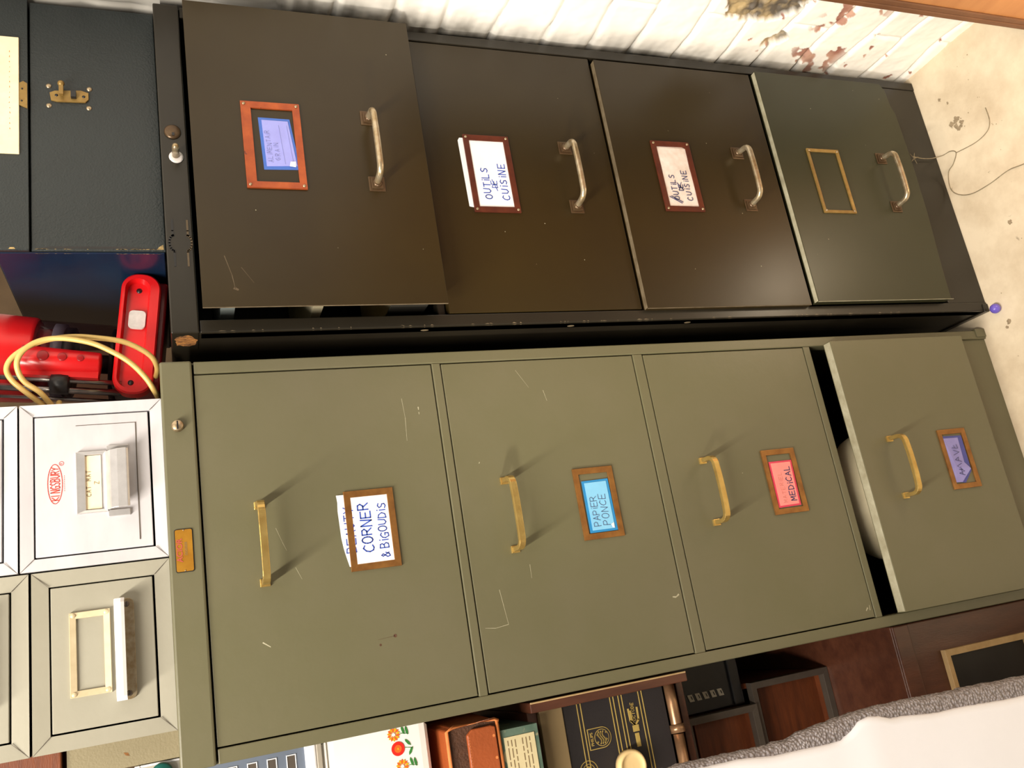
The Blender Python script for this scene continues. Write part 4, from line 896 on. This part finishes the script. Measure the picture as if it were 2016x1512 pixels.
def flower(x, z, kind):
    f = MB(); y_ = .0776
    if kind == 'red':
        f.prism(arc(x, z, .0080, .0080, 0, 2 * PI, 28)[:-1], y_ - .0003, y_, 0); f.prism(arc(x, z, .0044, .0044, 0, 2 * PI, 24)[:-1], y_ - .0006, y_, 1); f.prism(arc(x, z, .0013, .0013, 0, 2 * PI, 12)[:-1], y_ - .0009, y_, 2)
    else:
        for i in range(14):
            a = 2 * PI * i / 14; c_, s_ = math.cos(a), math.sin(a)
            f.prism([(x + c_ * .002, z + s_ * .002), (x + c_ * .0060 - s_ * .0014, z + s_ * .0060 + c_ * .0014), (x + c_ * .0080, z + s_ * .0080), (x + c_ * .0060 + s_ * .0014, z + s_ * .0060 - c_ * .0014)], y_ - .0003 - .0001 * (i % 2), y_, 2 if i % 2 else 1)
        f.prism(arc(x, z, .0018, .0018, 0, 2 * PI, 12)[:-1], y_ - .0008, y_, 4)
    for dx, dz, r in (((.005, -.0125, .7), (-.005, -.0150, -.5)) if kind == 'red' else ((.003, -.0115, .3), (.002, -.0160, .2))):
        c_, s_ = math.cos(r), math.sin(r)
        L_ = [(-.0052, 0), (-.0020, .0015), (.0028, .0013), (.0052, 0), (.0028, -.0013), (-.0020, -.0015)]
        f.prism([(x + dx + a * c_ - b_ * s_, z + dz + a * s_ + b_ * c_) for a, b_ in L_], y_ - .0003, y_, 3)
    f.strokes([[(x, z - .008), (x - .002, z - .018)]], (0, 0), 1, 1, .0005, y_, 3)
    f.build('flower_decoration', ['fl_red', 'fl_orange', 'fl_yellow', 'fl_green', 'enamel'], en)
flower(-.4550, 1.0835, 'yellow'); flower(-.4715, 1.0800, 'red'); flower(-.4915, 1.0770, 'yellow')

# blue-grey slotted box with white lid strip
sl = thing('slotted_box', (-.62, .17, 1.1746), 'blue-grey metal box with small square slots, above the white enamel bin', 'box')
m = MB(); m.box(-.80, RX - .002, .085, .30, 1.1870, 1.3196, 0)
for i in range(5):
    z = 1.195; x = -.4560 - i * .0015
for i in range(12):
    zz = 1.197 + (i % 4) * .0215; x = -.4560 - (i % 4) * .0 - (i // 4) * .05
    m.ring(x - .0150, x + .002, zz, zz + .0110, .0011, .0840, .0855, 1); m.box(x - .0135, x + .0008, .0847, .0852, zz + .0012, zz + .0098, 2)
m.build('box_body', ['bluegrey', 'white_pl', 'greymetal'], sl, .001)
m = MB(); m.box(-.80, RX, .080, .30, 1.1747, 1.1872, 0); m.build('white_base', 'white_pl', sl, .002)
# clear box with teal cap, khaki box, wooden box
cb = thing('clear_container', (-.50, .14, 1.3202), 'frosted clear plastic container with round teal cap, left of the khaki box', 'container')
m = MB(); m.box(-.56, -.4350, .105, .25, 1.3202, 1.3680, 0); m.box(-.56, -.4350, .1035, .106, 1.362, 1.3680, 1); m.box(-.4375, -.4350, .1035, .106, 1.3205, 1.362, 1); m.build('container_body', ['clear_pl', 'white_pl'], cb, .002)
m = MB(); m.lathe((-.4475, .105, 1.3400), (0, -1, 0), [(.0115, 0), (.0115, .008), (.0100, .010)], 32, 0); m.build('cap', 'teal', cb)
m = MB(); m.box(-.4340, -.4018, .100, .34, 1.3202, 1.4340, 0)
m.add([(-.4225, .0998, 1.372), (-.4190, .0998, 1.3735), (-.4180, .0998, 1.378), (-.4215, .0998, 1.376)], [(0, 1, 2, 3)], 1)
tag(m.build('khaki_box', ['khaki', 'rust'], bevel=.001, loc=(-.42, .2, 1.3202)), 'narrow khaki cardboard box standing beside the grey index drawers', 'box')
m = MB(); m.box(-.72, -.4020, .095, .34, 1.4385, 1.52, 0); m.box(-.70, -.4060, .12, .33, 1.4343, 1.4386, 0); tag(m.build('wooden_box', 'orangewood', bevel=.0015, loc=(-.55, .2, 1.4343)), 'orange-brown wooden box on top of the khaki box', 'box')

# ------------------------------------------------------------------ bubble-wrapped white board in the left foreground
bw = thing('wrapped_board', (-.80, -.15, 0.0), 'tall white board wrapped in bubble wrap, standing in front beside the olive cabinet', 'wrapped board')
m = MB()
WE = [(0, -.536), (.358, -.536), (.492, -.530), (.568, -.5235), (.596, -.5155), (.609, -.517), (.635, -.528), (.648, -.533), (.723, -.531), (.787, -.525), (.9, -.520)]
OE = [(0, -.519), (.349, -.517), (.45, -.5135), (.559, -.510), (.606, -.510), (.675, -.515), (.714, -.5205), (.742, -.521), (.822, -.519), (.9, -.518)]
def lerp(T, z):
    for (a, u), (b_, v) in zip(T, T[1:]):
        if z <= b_: t = (z - a) / (b_ - a); t = t * t * (3 - 2 * t); return u + (v - u) * t
    return T[-1][1]
def edge(z): return lerp(WE, z)
nz = 60; X = -1.05; vs = []
for j in range(nz + 1):
    z = .9 * j / nz; e = edge(z)
    for (x, y_) in ((X, -.176), (e - .008, -.176), (e - .002, -.1745), (e, -.171), (e - .004, -.150), (X, -.150)): vs.append((x, y_, z))
k = 6; m.add(vs, [(j * k + i, j * k + (i + 1) % k, (j + 1) * k + (i + 1) % k, (j + 1) * k + i) for j in range(nz) for i in range(k)] + [tuple(range(k - 1, -1, -1)), tuple(range(nz * k, nz * k + k))], 0, True)
m.build('white_sheet', 'white_foam', bw)
m = MB(); vs = []; nz = 180; pn = 9
for j in range(nz + 1):
    z = .9 * j / nz; b_ = lerp(OE, z) + .0010 * noise.noise(Vector((z * 60, 0, 0)))
    e = edge(z) - .016
    for i in range(pn + 1):
        t = i / pn; a = -PI / 2 + PI * t
        x = b_ - .006 + .006 * math.cos(a) if 0 < i < pn else e
        y_ = -.162 + .0085 * math.sin(a)
        nn = noise.noise(Vector((x * 160, y_ * 160, z * 160))) * .0012
        vs.append((x + nn, y_ + nn, z))
k = pn + 1; m.add(vs, [(j * k + i, j * k + i + 1, (j + 1) * k + i + 1, (j + 1) * k + i) for j in range(nz) for i in range(pn)], 0, True)
o = m.build('bubble_wrap', 'bubble', bw); md = o.modifiers.new('thick', 'SOLIDIFY'); md.thickness = .0012; md.offset = 1

# ------------------------------------------------------------------ board furniture at the right front, bead, thread
pk = thing('wooden_board', (.45, -.4, 0.0), 'orange-brown wooden board with a darker trim edge, standing in front against the brick wall', 'board')
m = MB(); m.box(.402, .4900, -.85, -.2760, 0.0, .95, 0); m.build('panel', 'board', pk, .002)
m = MB(); m.box(.398, .4915, -.2760, -.2670, 0.0, .95, 0); m.box(.3985, .4020, -.285, -.2759, 0, .95, 0); m.build('trim_edge', 'board_trim', pk, .0015)
m = MB(); m.ball((.0240, -.0400, .0085), .0085, 0, 20); tag(m.build('bead', 'violetbead', loc=(.024, -.040, 0)), 'small violet bead on the floor at the corner of the brown cabinet', 'bead')
m = MB()
fl = [(.322, -.0285, .068), (.3205, -.0265, .045), (.3220, -.0262, .020), (.324, -.034, .0012), (.322, -.051, .0012), (.313, -.060, .0012), (.298, -.048, .0012), (.289, -.034, .0012), (.262, -.0275, .0012), (.243, -.038, .0012), (.230, -.063, .0012), (.228, -.100, .0012), (.231, -.137, .0012), (.226, -.165, .0012), (.22, -.21, .0012)]
m.tube(spline(fl), .0008, 6); m.tube(spline([(.313, -.060, .0012), (.308, -.100, .0012), (.313, -.126, .0012), (.327, -.136, .0012), (.352, -.137, .0012)]), .0007, 6)
for dx, dz in ((.010, .006), (-.010, -.004), (.004, -.012), (-.008, .010), (.012, -.006)): m.tube([(.318, -.0285, .066), (.318 + dx, -.0275, .066 + dz)], .0006, 6)
m.ball((.319, -.0290, .067), .0022, 0, 8)
tag(m.build('string', 'thread', loc=(.3, -.05, 0)), 'thin grey string knotted under the lowest brown drawer and trailing over the floor', 'string')
